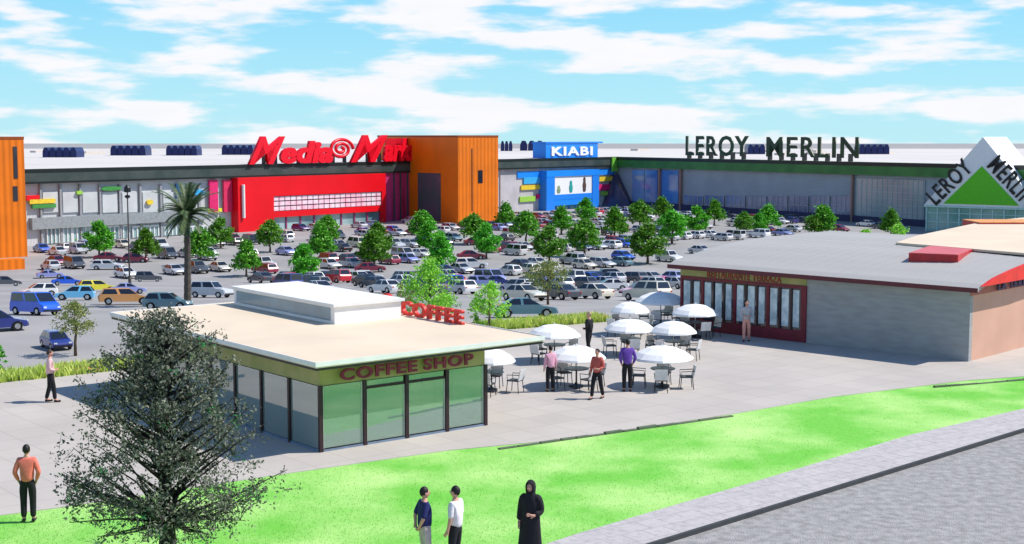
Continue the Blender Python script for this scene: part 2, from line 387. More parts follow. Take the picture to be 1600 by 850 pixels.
# roof
E2 = FRt.P(LR, 0); Pm = FL.P(-70, 0)
rp = [FL.loc(*p) for p in (Pm, (P0.x, P0.y), (P1.x, P1.y), E2, (360, 330), (420, 545), (-420, 545), (-200, 250))]
m = MB(); m.prism(rp, RZ - .6 - BZ, RZ - BZ); roof = m.build('roof', roof_m, mall)
navy = mat('navy_skylight', (.008, .02, .13), .35, spec=.3, var=.2)
for px0, px1, py in ((66, 120, 246), (172, 228, 243), (259, 308, 243), (346, 396, 242), (782, 801, 236), (812, 850, 235.5), (1168, 1196, 241), (1342, 1390, 241)):
    a, c = G(px0, py, RZ), G(px1, py, RZ); n = 5 if px1 - px0 > 40 else 3
    m = MB(); wd = (c.x - a.x) / n; hh = 1.45 * a.y / 200
    for k in range(n):
        x0 = a.x + k * wd; P = []
        ring = [(x0 + wd * .04, 0), (x0 + wd * .06, hh * .6), (x0 + wd * .25, hh * .95), (x0 + wd * .5, hh), (x0 + wd * .75, hh * .95), (x0 + wd * .94, hh * .6), (x0 + wd * .96, 0)]
        pts = []
        for y in (a.y, a.y + 6):
            for x, z in ring:
                l = FL.loc(x, y); pts.append((l[0], l[1], z + RZ - BZ))
        m.add(pts, [tuple(range(7)), tuple(range(13, 6, -1))] + [(i, i + 7, (i + 1) % 7 + 7, (i + 1) % 7) for i in range(7)])
    m.build('skylight', navy, roof)
cur = mat('cream_upstand', (.70, .62, .55), .8)
for k in range(26):
    px = random.uniform(50, 1450)
    if 380 < px < 790 or 845 < px < 945: continue
    g = G(px, random.uniform(235, 243), RZ); l = FL.loc(g.x, g.y)
    m = MB(); m.box(l[0], l[0] + random.uniform(3, 8), l[1], l[1] + 3, RZ - BZ, RZ - BZ + random.uniform(.3, .7)); m.build('roof_vent', cur, roof)

# small signs on the left wing
def wallsign(px0, py0, px1, py1, m, label, cat='sign', shape='box', off=-.5, name='wall_sign'):
    a0, z1 = FL.hit((px0), (py0 + py1) / 2, off)[0], FL.hit((px0 + px1) / 2, py0, off)[1]
    a1, z0 = FL.hit(px1, (py0 + py1) / 2, off)[0], FL.hit((px0 + px1) / 2, py1, off)[1]
    q = FL.P((a0 + a1) / 2, off); o = MB(); wd = (a1 - a0) / 2; hh = z1 - z0
    if shape == 'box': o.box(-wd, wd, -.15, .22, 0, hh)
    else:
        n = 20; pts = [(wd * math.cos(2 * math.pi * k / n), hh / 2 + hh / 2 * math.sin(2 * math.pi * k / n)) for k in range(n)]
        o.add([(x, -.15, z) for x, z in pts] + [(x, .22, z) for x, z in pts], [tuple(range(n)), tuple(range(2 * n - 1, n - 1, -1))] + [(k, n + k, n + (k + 1) % n, (k + 1) % n) for k in range(n)])
    ob = o.build(name, m, None, (q[0], q[1], z0)); ob.rotation_euler.z = FL.ang
    return tag(ob, label, cat, 'coloured signs on the shopping centre front')
wallsign(41, 305, 61, 313, redp, 'red horizontal bar sign beside the left orange tower')
wallsign(46, 311, 86, 318, yel, 'yellow horizontal bar sign near the left orange tower')
wallsign(50, 319, 87, 325, dgr, 'dark green bar sign under the yellow bar by the left orange tower')
wallsign(119, 298, 129, 304, grn, 'small lime oval sign on the grey shop front left of the street lamp', shape='o')
wallsign(157, 291, 190, 298, dgr, 'wide dark green oval sign on the grey shop front left of the street lamp', shape='o')
wallsign(229, 312, 239, 320, yel, 'small yellow sign on the grey shop front just right of the street lamp', shape='o')
wallsign(275, 287, 282, 310, mat('navy_sign', (.02, .1, .25), .5), 'narrow dark blue upright sign above the palm crown')
wallsign(303, 296, 319, 306, lblue, 'light blue sign on the grey wall right of the palm', shape='o')
wallsign(309, 326, 346, 332, mat('lemon_sign', (.8, .8, .05), .5), 'lemon yellow bar sign below the two magenta banners')
wallsign(327, 281, 340, 331, mag, 'left one of two tall magenta banners beside the red storefront', name='banner')
wallsign(349, 281, 362, 331, mat('crimson_banner', (.75, .03, .12), .5), 'right one of two tall magenta banners, next to the red storefront', name='banner')
wallsign(808, 266, 960, 275.5, bluep, 'long bright blue band sign under the fascia over the blue shop', off=-.4)
wallsign(818, 277, 846, 287, lblue, 'light blue square sign left of the blue shop entrance')
wallsign(814, 289, 851, 296, yel, 'yellow bar sign left of the blue shop entrance')
wallsign(838, 303, 855, 310, mag, 'magenta bar sign left of the blue shop entrance')
wallsign(812, 307, 836, 315, grn, 'lime bar sign left of the blue shop entrance')
wallsign(936, 276, 957, 283, yel, 'orange yellow bar sign right of the blue shop entrance')
wallsign(932, 288, 957, 297, mag, 'crimson bar sign right of the blue shop entrance')
wallsign(940, 299, 958, 305, grn, 'lime bar sign right of the blue shop entrance')

# red storefront
def portal_root(fr, px, name, label, cat):
    a = fr.hit(px, 300)[0]; q = fr.P(a, 0); f = Fr(q, fr.u); r = f.root(name, BZ, label, cat); return f, r
FM, red_r = portal_root(FL, 375, 'red_storefront', 'bright red shop front portal with a pink lattice strip over its glass doors', 'shop front')
ztop = RZ - 2.25
A = lambda px, b=-2.0: FM.hit(px, 310, b)[0]
aL, aR, oL, oR = A(372), A(603), A(428), A(597)
zo = FM.hit(510, 303, -2)[1]; zs = FM.hit(510, 326, -2)[1]; zr = FM.hit(510, 335, -2)[1]
m = MB(); wallbox(m, FM, aL, oL, -2, -.1, BZ, ztop); wallbox(m, FM, oR, aR, -2, -.1, BZ, ztop); wallbox(m, FM, oL, oR, -2, -.1, zo, ztop); wallbox(m, FM, oL, oR, -1.9, -.1, zr, zs)
m.build('portal', redp, red_r)
m = MB(); n = 20
for k in range(n):
    a = oL + (oR - oL) * k / n
    for j in range(3):
        zz = zs + (zo - zs) * j / 3; wallbox(m, FM, a + .12, a + (oR - oL) / n - .12, -1.8, -1.0, zz + .1, zz + (zo - zs) / 3 - .1)
m.build('lattice_strip', mat('pink_lattice', (.85, .45, .55), .5, scale=.8, col2=(.85, .75, .8)), red_r)
m = MB(); wallbox(m, FM, oL, oR, -.95, -.5, zs, zo); m.build('strip_backing', mat('plum_back', (.45, .05, .15), .6), red_r)
gd = MB(); wallbox(gd, FM, oL, oR, -1.2, -.9, BZ, zr); gd = gd.build('door_glass', teal_glass, red_r)
m = MB()
for k in range(9): a = oL + (oR - oL) * k / 8; wallbox(m, FM, a - .15, a + .15, -1.4, -1.2, BZ, zr)
m.build('door_frame', mat('plum_frame', (.30, .05, .15), .5), gd)
m = MB()
c0 = (A(379), -2.25); m.lathe([(.28, 2.5), (.28, ztop - BZ - 1.2)], 12, c0); m.build('highlight_tube', white, red_r)  # white tube stands in for a bright highlight on the red portal
# glazed recess between storefront and tower
m = MB(); wallbox(m, FM, aR + .1, FM.hit(668, 310)[0], -.6, -.1, BZ, ztop); rg = m.build('side_glass', mat('magenta_reflection_glass', (.30, .01, .06), .12, scale=.2, col2=(.6, .05, .2), spec=.8, stretch=(3, 3, .3)), red_r)  # magenta reflections painted into the glass colour as upright streaks
m = MB()
for px in (612, 622, 633, 644, 655): a = FM.hit(px, 310)[0]; wallbox(m, FM, a - .12, a + .12, -.75, -.6, BZ, ztop)
m.build('mullion', mat('teal_dark', (.03, .09, .09), .4), rg)

# rooftop lettering on the left wing
sgn_f, sgn = portal_root(FL, 385, 'rooftop_sign', 'big red slanted rooftop lettering above the red storefront', 'sign')
redl = mat('red_letters', (.85, .003, .02), .35, var=.03)
def tl(body, px0, px1, py0, py1, b=-1.0, sh=.42, bold=.035, m=redl, f=sgn_f, r=sgn, dep=.6, name='letters'):
    a0 = f.hit(px0, py1, b)[0]; a1 = f.hit(px1, py1, b)[0]; z1 = f.hit((px0 + px1) / 2, py0, b)[1]; z0 = f.hit((px0 + px1) / 2, py1, b)[1]
    z0 = max(z0, RZ)
    return text(name, body, m, r, (a0, b, z0 - f.z0), (1, 0, 0), (0, 0, 1), a1 - a0, z1 - z0, dep, sh, bold)
tl('M', 386, 443, 213, 257, bold=.02, sh=.5); tl('edia', 436, 518, 220, 257, sh=.2, bold=.045)
tl('M', 545, 603, 211, 255, bold=.02, sh=.5); tl('arkt', 597, 650, 216, 254, b=-1.0, sh=.2, bold=.045)
# swirl emblem
f = sgn_f; a0 = f.hit(515, 250, -1)[0]; a1 = f.hit(553, 250, -1)[0]; zc = f.hit(533, 233, -1)[1] - f.z0; rr = (a1 - a0) / 2; pts = []
for k in range(60):
    t = k / 59; an = t * 2 * math.pi * 2.2; pts.append(((a0 + a1) / 2 + rr * (1 - .85 * t) * math.cos(an), -.8, zc + .62 * rr * (1 - .85 * t) * math.sin(an)))
MB().tube(pts, .30 * rr / 3, 8).build('swirl', redl, sgn, smooth=True)
m = MB(); a0 = f.hit(604, 250, -.5)[0]; a1 = f.hit(651, 250, -.5)[0]; m.box(a0, a1, -.35, -.1, RZ - BZ, f.hit(625, 216, -.5)[1] - BZ); m.build('backing_panel', mat('deep_red', (.62, .006, .02), .4), sgn)
m = MB()
for k in range(14): a = f.hit(395 + k * 18, 255)[0]; m.box(a - .08, a + .08, -.3, .6, RZ - BZ, RZ - BZ + 1.6)
m.build('bracket', blackm, sgn)

# orange towers
def tower(pc, wd, dp, ztop, label, windows, group=None, rightedge=False):
    A0 = Vector((.767, .641)); o = Vector((pc.x, pc.y))
    if rightedge: o = o - A0 * wd
    f = Fr(o, A0); r = f.root('orange_tower', BZ, label, 'tower', 'orange towers of the shopping centre')
    m = MB(); m.box(0, wd, 0, dp, 0, ztop - BZ); m.build('wall', orange_m, r)
    m = MB(); t = .25
    for q in ((-.05, wd + .05, -.05, t), (-.05, wd + .05, dp - t, dp + .05), (-.05, t, t, dp - t), (wd - t, wd + .05, t, dp - t)): m.box(q[0], q[1], q[2], q[3], ztop - BZ - .25, ztop - BZ + .12)
    m.build('coping', mat('rust_coping', (.35, .07, .01), .5), r)
    for px0, py0, px1, py1 in windows:
        a0, z1 = f.hit(px0, py0); a1, z0 = f.hit(px1, py1)
        m = MB(); m.box(a0, a1, -.06, .1, z0 - BZ, z1 - BZ); m.build('slit_window', dk_glass, r)
    return f, r
tf, tr_ = tower(G(716, 349.5, BZ), 9.9, 27, 8.75, 'tall orange tower block right of the red storefront', [(747, 266, 754, 286), (736.8, 232, 738.2, 330)])
# dark glazing low on the tower's shaded side
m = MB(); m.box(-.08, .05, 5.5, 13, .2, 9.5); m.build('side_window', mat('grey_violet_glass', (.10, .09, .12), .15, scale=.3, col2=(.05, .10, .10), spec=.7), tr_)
tower(G(43, 401, BZ), 30, 12, 8.55, 'orange tower block at the left edge with two black slit windows', [(20, 229, 28, 279), (20, 291, 28, 314)], rightedge=True)
g = GT(12, 422); m = MB(); m.box(-9, 2.2, 0, 2, -.2, 1.3); lo = m.build('low_wall', orange_m, None, (g.x, g.y, g.z)); lo.rotation_euler.z = math.atan2(.641, .767)
tag(lo, 'low orange wall in front of the left orange tower', 'wall')

# blue shop
FK, kr = portal_root(FL, 852, 'blue_storefront', 'bright blue shop front portal with a white picture panel over the doors', 'shop front')
B_ = -2.5; A = lambda px, b=B_: FK.hit(px, 300, b)[0]; Z = lambda py, px=893, b=B_: FK.hit(px, py, b)[1]
m = MB(); wallbox(m, FK, A(854), A(867), B_, -.1, BZ, Z(275)); wallbox(m, FK, A(926), A(936), B_, -.1, BZ, Z(275)); wallbox(m, FK, A(867), A(926), B_ + .05, -.1, Z(311), Z(303)); m.build('portal', blued, kr)
m = MB(); wallbox(m, FK, A(867), A(926), B_ + .1, -.1, Z(320), Z(311)); wallbox(m, FK, A(854), A(936), B_ - .05, -.1, Z(275) , Z(266)); m.build('portal_band', bluep, kr)
m = MB(); wallbox(m, FK, A(867), A(926), B_ + .2, -.1, Z(303), Z(275)); pic = m.build('picture_panel', mat('white_panel', (.85, .85, .85), .5, var=.02), kr)
for px, c, hh in ((874, (.25, .35, .2), .5), (893, (.02, .35, .33), .8), (914, (.10, .06, .05), 1.0)):
    m = MB(); a = A(px); z0 = Z(301) - BZ; H = (Z(277) - Z(301)) * hh
    m.lathe([(.001, 0), (.55, .05 * H), (.75, .45 * H), (.45, .7 * H), (.5, .85 * H), (.3, .97 * H), (.001, H)], 10); m.v = [(x + a, y * .12 + B_ + .16, z + z0) for x, y, z in m.v]
    m.build('picture_figure', mat('fig%d' % px, c, .6), pic)
m = MB(); wallbox(m, FK, A(867), A(926), -1.0, -.5, BZ, Z(320)); gd = m.build('door_glass', mat('cyan_glass', (.05, .35, .50), .1, scale=.3, col2=(.15, .5, .45), spec=.8), kr)
m = MB()
for k in range(7): a = A(867) + (A(926) - A(867)) * k / 6; wallbox(m, FK, a - .12, a + .12, -1.15, -1, BZ, Z(320))
m.build('door_frame', bluep, gd)
FK2, ks = portal_root(FL, 853, 'rooftop_sign', 'blue box sign with white lettering on the roof above the blue shop', 'sign')
A2 = lambda px: FK2.hit(px, 240, -1.2)[0]; Z2 = lambda py: FK2.hit(893, py, -1.2)[1] - BZ
m = MB(); m.box(A2(853), A2(934), -1.2, 2.5, RZ - BZ, Z2(224)); m.build('sign_box', bluep, ks)
m = MB(); m.box(A2(852), A2(941), -1.35, 2.6, Z2(224), Z2(221.5)); m.build('sign_top', blued, ks)
text('letters', 'KIABI', mat('white_letters', (.9, .9, .9), .4, var=0), ks, (A2(861), -1.2, Z2(243)), (1, 0, 0), (0, 0, 1), A2(925) - A2(861), Z2(229) - Z2(243), .25, 0, .03)

# green/black rooftop lettering on the right wing
FRt.z0 = BZ
a_ = FRt.hit(1072, 245, -1)[0]; q = FRt.P(a_, 0); fM = Fr(q, FRt.u); mr = fM.root('rooftop_sign', BZ, 'two words of big dark green rooftop lettering above the green fascia on the right wing', 'sign')
lm = mat('bottle_green_letters', (.008, .03, .012), .4, scale=.5, col2=(.01, .06, .015))
tl('LEROY', 1072, 1170, 212, 244, b=-.6, sh=0, bold=.02, m=lm, f=fM, r=mr, dep=.22)
tl('MERLIN', 1198, 1342, 214, 246, b=-.6, sh=0, bold=.015, m=lm, f=fM, r=mr, dep=.22)
m = MB()
for px in list(range(1076, 1168, 17)) + list(range(1202, 1342, 18)): a = fM.hit(px, 245)[0]; m.box(a - .1, a + .1, -.4, .8, RZ - BZ, RZ - BZ + 1.5)
m.build('bracket', blackm, mr)

# triangular sign porch
dd = Vector((math.sin(R(38)), math.cos(R(38)))); uu = Vector((dd.y, -dd.x)); g = G(1536, 365, BZ)
fT = Fr((g.x, g.y), uu); tr2 = fT.root('entrance_porch', BZ, 'glazed entrance porch under a white triangular gable with a green triangle and black lettering', 'porch')
H = lambda px, py, b=0: (fT.hit(px, py, b)[0], fT.hit(px, py, b)[1] - BZ)
def tri(mb, P, b0, b1):
    n = len(P); return mb.add([(p[0], b0, p[1]) for p in P] + [(p[0], b1, p[1]) for p in P], [tuple(range(n))[::-1], tuple(range(n, 2 * n))] + [(i, (i + 1) % n, n + (i + 1) % n, n + i) for i in range(n)])
ap, l_, r_ = H(1536, 214), H(1444, 320), H(1632, 322)
r_ = (2 * ap[0] - l_[0], l_[1])
tri(MB(), [l_, r_, ap], 0, 12).build('gable', mat('pale_gable', (.82, .84, .85), .45, var=.03), tr2)
gi = [H(1474, 318, -.15), H(1594, 319, -.15), H(1534, 260, -.15)]; gi[1] = (2 * gi[2][0] - gi[0][0], gi[0][1])
tri(MB(), gi, -.15, .02).build('green_triangle', mat('grass_green_panel', (.10, .55, .008), .4, var=.05), tr2)
def slope_text(body, p, q, h, off):
    p = Vector((p[0], 0, p[1])); q = Vector((q[0], 0, q[1])); u = (q - p).normalized(); v = Vector((-u.z, 0, u.x))
    L_ = (q - p).length; return text('letters', body, blackm, tr2, p + u * off[0] + v * off[1] + Vector((0, -.02, 0)), u, v, L_ * off[2], h, .25, 0, .015)
slope_text('LEROY', gi[0], gi[2], 3.0, (-1.2, .55, .98))
slope_text('MERLIN', gi[2], gi[1], 3.0, (.6, .55, 1.04))
gt = MB(); gt.box(l_[0] + .3, r_[0] - .3, .6, 11, 0, l_[1] - .35); pg = gt.build('glass_wall', mat('porch_glass', (.16, .36, .34), .1, scale=.3, col2=(.30, .50, .47), spec=.8, detail=2), tr2)
m = MB(); m.box(l_[0], r_[0], -.1, 12, l_[1] - .35, l_[1]); m.build('eaves_beam', mat('mint_beam', (.50, .75, .70), .5), tr2)
m = MB()
for k in range(11): a = l_[0] + .3 + (r_[0] - l_[0] - .6) * k / 10; m.box(a - .12, a + .12, .4, .6, 0, l_[1] - .35)
for z in (1.6, 3.2): m.box(l_[0] + .3, r_[0] - .3, .45, .6, z, z + .15)
m.build('mullion', MATS['mint_beam'], pg)

# ------------------------------------------------------------------ coffee shop
C0 = G(501, 709); A0 = Vector((.78, .626)).normalized()
fc = Fr((C0.x, C0.y), A0); cs = fc.root('coffee_shop', .05, 'glass walled coffee shop pavilion with a wide flat cream roof', 'building')
olive = mat('olive_band', (.42, .37, .15), .6, scale=1.2, col2=(.28, .30, .08)); WA, WB = 5.76, 11.5
cglass = glassmat('green_tinted_glass', (.80, .97, .88), .14, .34, (.42, .66, .52)); cglass2 = glassmat('grey_tinted_glass', (.75, .90, .88), .22, .42, (.50, .66, .62))
m = MB(); m.box(-.05, WA + .05, -.05, WB + .05, 0, .06); m.build('floor', mat('blue_grey_floor', (.18, .26, .36), .4), cs)
m = MB(); m.box(2.2, WA - .6, 3.5, WB - .6, .06, 2.4); m.build('inner_wall', mat('pale_inner_wall', (.62, .66, .60), .7), cs)
bl = mat('blue_tint', (.10, .24, .50), .5)
MB().box(.55, .95, .6, WB - .6, .06, .75).build('blue_tint_block', bl, cs); MB().box(1.1, WA - .5, .55, .8, .06, .38).build('blue_tint_block', bl, cs)  # added low blocks, coloured to imitate the blue reflection in the lower panes
m = MB(); m.box(1.2, 4.6, 2.3, 2.8, .06, .95); m.box(1.15, 4.65, 2.25, 2.85, .95, 1.0); m.build('counter', mat('blue_counter', (.12, .25, .45), .4), cs)
m = MB()
for q in ((0, WA, 0, .12), (0, WA, WB - .12, WB), (0, .12, .12, WB - .12), (WA - .12, WA, .12, WB - .12)): m.box(*q, 1.86, 2.42)
m.build('fascia_band', olive, cs)
m = MB(); m.box(-.25, WA + .3, -.25, WB + .3, 2.42, 2.5); m.build('soffit', mat('soffit', (.35, .33, .28), .8), cs)
oh = fc.loc(*G(473, 577, 2.5).xy); oh = (-.55, -.75)
eL = fc.loc(*G(151, 497, 2.55).xy); eR = fc.loc(*G(848, 533, 2.55).xy)
RA0, RA1, RB0, RB1 = oh[0], eR[0], oh[1], eL[1]
m = MB(); m.box(RA0, RA1, RB0, RB1, 2.5, 2.64); rf = m.build('roof', cream_roof, cs, bevel=.012)
m = MB()
for q in ((RA0 - .03, RA1 + .03, RB0 - .03, RB0), (RA0 - .03, RA1 + .03, RB1, RB1 + .03), (RA0 - .03, RA0, RB0, RB1), (RA1, RA1 + .03, RB0, RB1)): m.box(*q, 2.54, 2.67)
m.build('roof_trim', white, rf)
m = MB()
for q in ((RA0 + .02, RA1 - .02, RB0 + .02, RB0 + .1), (RA0 + .02, RA1 - .02, RB1 - .1, RB1 - .02), (RA0 + .02, RA0 + .1, RB0 + .1, RB1 - .1), (RA1 - .1, RA1 - .02, RB0 + .1, RB1 - .1)): m.box(*q, 2.43, 2.497)
m.build('drip_edge', mat('dark_drip', (.05, .04, .035), .6), rf)
ba, bb = fc.loc(*G(523, 509, 2.65).xy)
# rooftop lantern; blue-grey shade painted as a panel on its left side
m = MB(); m.box(ba, ba + 2.6, bb, RB1 - .5, 2.64, 3.22); ln = m.build('lantern', mat('lantern_white', (.85, .84, .82), .6, var=.03), rf)
m = MB(); m.box(ba - .09, ba + 2.7, bb - .09, RB1 - .4, 3.22, 3.31); m.build('lantern_cap', white, ln)
m = MB(); m.box(ba - .02, ba, bb + .25, RB1 - .7, 2.74, 3.16); m.build('lantern_shade_side', mat('blue_grey_shade', (.20, .33, .40), .15, scale=.8, spec=.7), ln)
nb = 4
for k in range(nb + 1): a = WA * k / nb; MB().box(max(a - .06, -.06), min(a + .06, WA + .06), -.07, .02, .0, 1.86).build('post', darkframe, cs)
MB().box(.07, WA - .07, -.04, .02, 0, .07).build('sill', darkframe, cs); MB().box(WA / nb + .06, WA * 2 / nb - .06, -.04, .02, 1.62, 1.68).build('transom', darkframe, cs); MB().box(WA * 2 / nb + .06, WA * 3 / nb - .06, -.04, .02, 1.62, 1.68).build('transom', darkframe, cs)
for k in range(1, 8): bq = WB * k / 7; MB().box(-.07, .02, bq - .05, bq + .05, 0, 1.86).build('post', darkframe, cs); MB().box(WA - .02, WA + .07, bq - .05, bq + .05, 0, 1.86).build('post', darkframe, cs)
for a in (WA / 3, WA * 2 / 3): MB().box(a - .05, a + .05, WB - .02, WB + .07, 0, 1.86).build('post', darkframe, cs)
for k in range(nb):
    a = WA * k / nb; nm = 'door' if k in (1, 2) else 'window'
    gp = MB().box(a + .1, a + WA / nb - .1, -.01, .01, .09, 1.6 if nm == 'door' else 1.84).build(nm, cglass, cs)
    m = MB(); zt = 1.6 if nm == 'door' else 1.84
    for q in ((a + .065, a + .1), (a + WA / nb - .1, a + WA / nb - .065)): m.box(q[0], q[1], -.02, .02, .08, zt)
    m.build('pane_frame', mat('pale_green_frame', (.62, .75, .62), .5), gp)
    if nm == 'door': MB().box(a + .1, a + WA / nb - .1, -.01, .01, 1.69, 1.84).build('transom_light', cglass, cs)
for k in range(7):
    bq = WB * k / 7
    MB().box(-.01, .01, bq + .06, bq + WB / 7 - .06, .07, 1.84).build('window', cglass2, cs)
    MB().box(WA - .01, WA + .01, bq + .06, bq + WB / 7 - .06, .07, 1.84).build('window', cglass2, cs)
txm = mat('maroon_letters', (.22, .012, .05), .5)
t0 = fc.hit(527, 575)[0]; t1 = fc.hit(735, 560)[0]
tm = t0 + (t1 - t0) * .60
st = empty('shop_sign', (*fc.P(0, -.02), .05), 'maroon raised lettering of two words on the olive band over the coffee shop doors', 'sign'); st.rotation_euler.z = fc.ang
text('letters', 'COFFEE', txm, st, (t0, -.1, 1.95), (1, 0, 0), (0, 0, 1), tm - t0 - .18, .34, .05, 0, .03).data.name = 'letters'
text('letters', 'SHOP', txm, st, (tm + .05, -.1, 1.95), (1, 0, 0), (0, 0, 1), t1 - tm - .05, .34, .05, 0, .03)
for ob in st.children:   # raise against normal direction so it stands proud of the band
    pass
# red lettering on the roof edge facing the car park
rs = empty('roof_edge_sign', (*fc.P(RA1, 0), .05), 'red disc and red letters standing on the coffee shop roof edge facing the plaza', 'sign'); rs.rotation_euler.z = fc.ang
b0 = fc.loc(*G(738, 508, 2.65).xy)[1]; b1 = fc.loc(*G(650, 490, 2.65).xy)[1]; b2 = fc.loc(*G(636, 488, 2.65).xy)[1]; b3 = fc.loc(*G(622, 486, 2.65).xy)[1]
rm = mat('poppy_letters', (.75, .03, .02), .5)
text('letters', 'COFFEE', rm, rs, (-.25, b1, 2.62), (0, -1, 0), (0, 0, 1), b1 - b0, .5, .12, 0, .04)
d_ = MB(); n = 20; cb = (b2 + b3) / 2 + .3
d_.add([(-.25, cb + .42 * math.cos(2 * math.pi * k / n), 2.95 + .30 * math.sin(2 * math.pi * k / n)) for k in range(n)] + [(-.13, cb + .42 * math.cos(2 * math.pi * k / n), 2.95 + .30 * math.sin(2 * math.pi * k / n)) for k in range(n)],
       [tuple(range(n)), tuple(range(2 * n - 1, n - 1, -1))] + [(k, n + k, n + (k + 1) % n, (k + 1) % n) for k in range(n)]); d_.build('disc', rm, rs)
m = MB(); m.box(-.22, -.12, b1 + .25, b2 - .35, 2.62, 2.9); m.build('badge', blackm, rs)

# ------------------------------------------------------------------ right-hand shop
W1 = G(1513, 567); W2v = G(1060, 514)
v2 = (W2v - W1).xy; LB = v2.length; vB = v2.normalized(); vA = Vector((vB.y, -vB.x)); vA = vA if vA.x > 0 else -vA
fs2 = Fr((W1.x, W1.y), vA); LB = v2.length - .1
rsp = fs2.root('vaulted_shop', .05, 'long shop with a grey metal roof, dark red framed windows and a red arched gable', 'building')
fs2.z0 = .05
HT = 3.0; WR = 26; GW = 13.6
gwall = mat('grey_brick_wall', (.36, .37, .37), .8, scale=1.2, var=.08, stretch=(1, 1, 5)); salmon = mat('salmon_wall', (.62, .37, .27), .8, scale=.6, var=.06)
roofg = mat('grey_standing_seam', (.40, .39, .37), .7, scale=.5, var=.05, stretch=(1, .15, 1))
m = MB(); m.box(0, .25, 0, LB, -1.5, HT); m.build('side_wall', gwall, rsp)
m = MB(); m.box(.25, WR, .0, .25, -1.5, HT); m.build('front_wall', salmon, rsp)
m = MB(); m.box(.25, GW, LB - .25, LB, -2.5, HT); m.box(GW - .25, GW, .25, LB - .25, -2.5, HT); m.build('back_wall', gwall, rsp)
# vaulted roof: flat-topped curve
def rz(a):
    t = min(a, 8.0) / 8.0
    return HT + .05 + .68 * (1 - (1 - t) ** 2.0)
prof = [(-.45, HT - .08)] + [(a * .7, rz(a * .7) + .02) for a in range(0, 13)] + [(GW + .2, rz(9) + .02)]
m = MB(); n = len(prof); th = .14; ends = (-.5, LB + .4)
vs = []
for e in ends:
    vs += [(a, e, z) for a, z in prof] + [(a, e, z - th) for a, z in prof]
fs = []
for i in range(n - 1):
    fs += [(i, i + 1, 2 * n + i + 1, 2 * n + i), (n + i + 1, n + i, 3 * n + i, 3 * n + i + 1), (i + 1, i, n + i, n + i + 1), (2 * n + i, 2 * n + i + 1, 3 * n + i + 1, 3 * n + i)]
fs += [(0, 2 * n, 3 * n, n), (n - 1, 2 * n - 1, 4 * n - 1, 3 * n - 1)]
m.add(vs, fs); rr_ = m.build('roof', roofg, rsp)
# standing seams
m = MB()
for k in range(0, 24):
    y = ends[0] + .3 + k * (LB + .3) / 24
    for i in range(n - 2):
        a0, z0 = prof[i]; a1, z1 = prof[i + 1]; m.hexa([(a0, y, z0), (a1, y, z1), (a1, y + .04, z1), (a0, y + .04, z0), (a0, y, z0 + .012), (a1, y, z1 + .012), (a1, y + .04, z1 + .012), (a0, y + .04, z0 + .012)])
m.build('roof_seam', roofg, rr_)
m = MB(); m.box(-.5, -.45, ends[0], ends[1], HT - .24, HT - .06); m.build('gutter', mat('maroon_gutter', (.13, .02, .03), .5), rr_)
# red arched gable board + tympanum
gb = MB(); pts = [(p[0], p[1] + .06) for p in prof[1:]]; low = [(p[0], max(HT + .0, p[1] - .30 - .28 * min(1, p[0] / 4))) for p in prof[1:]]; k = len(pts)
pts[0] = (-.3, HT + .0)
gb.add([(a, -.62, z) for a, z in pts] + [(a, -.62, z) for a, z in low] + [(a, -.5, z) for a, z in pts] + [(a, -.5, z) for a, z in low],
       sum([[(k + i, k + i + 1, i + 1, i), (2 * k + i, 2 * k + i + 1, 3 * k + i + 1, 3 * k + i), (i, i + 1, 2 * k + i + 1, 2 * k + i), (k + i + 1, k + i, 3 * k + i, 3 * k + i + 1)] for i in range(k - 1)], []))
gb.build('arched_gable_board', mat('scarlet_board', (.80, .03, .015), .45), rsp)
m = MB(); m.add([(a, -.02, z - .15) for a, z in prof[1:]] + [(a, -.02, HT) for a, z in prof[1:]] , [(k + i, k + i + 1, i + 1, i) for i in range(k - 1)])
m.build('gable_infill', mat('brick_red', (.42, .10, .07), .7), rsp)
m = MB(); pb = prof[1:]; kk = len(pb); m.add([(a, LB - .1, z - .12) for a, z in pb] + [(a, LB - .1, HT) for a, z in pb], [(kk + i, kk + i + 1, i + 1, i) for i in range(kk - 1)]); m.build('gable_infill', gwall, rsp)
m = MB(); m.box(-.02, WR, -.05, -.0, HT - .42, HT - .04); m.build('sign_band', mat('brick_band', (.45, .16, .12), .7), rsp)
text('letters', 'LA TERRAZA', mat('navy_letters', (.04, .03, .12), .5), rsp, (2.1, -.12, HT - .36), (1, 0, 0), (0, 0, 1), 4.2, .3, .06, 0, .03)
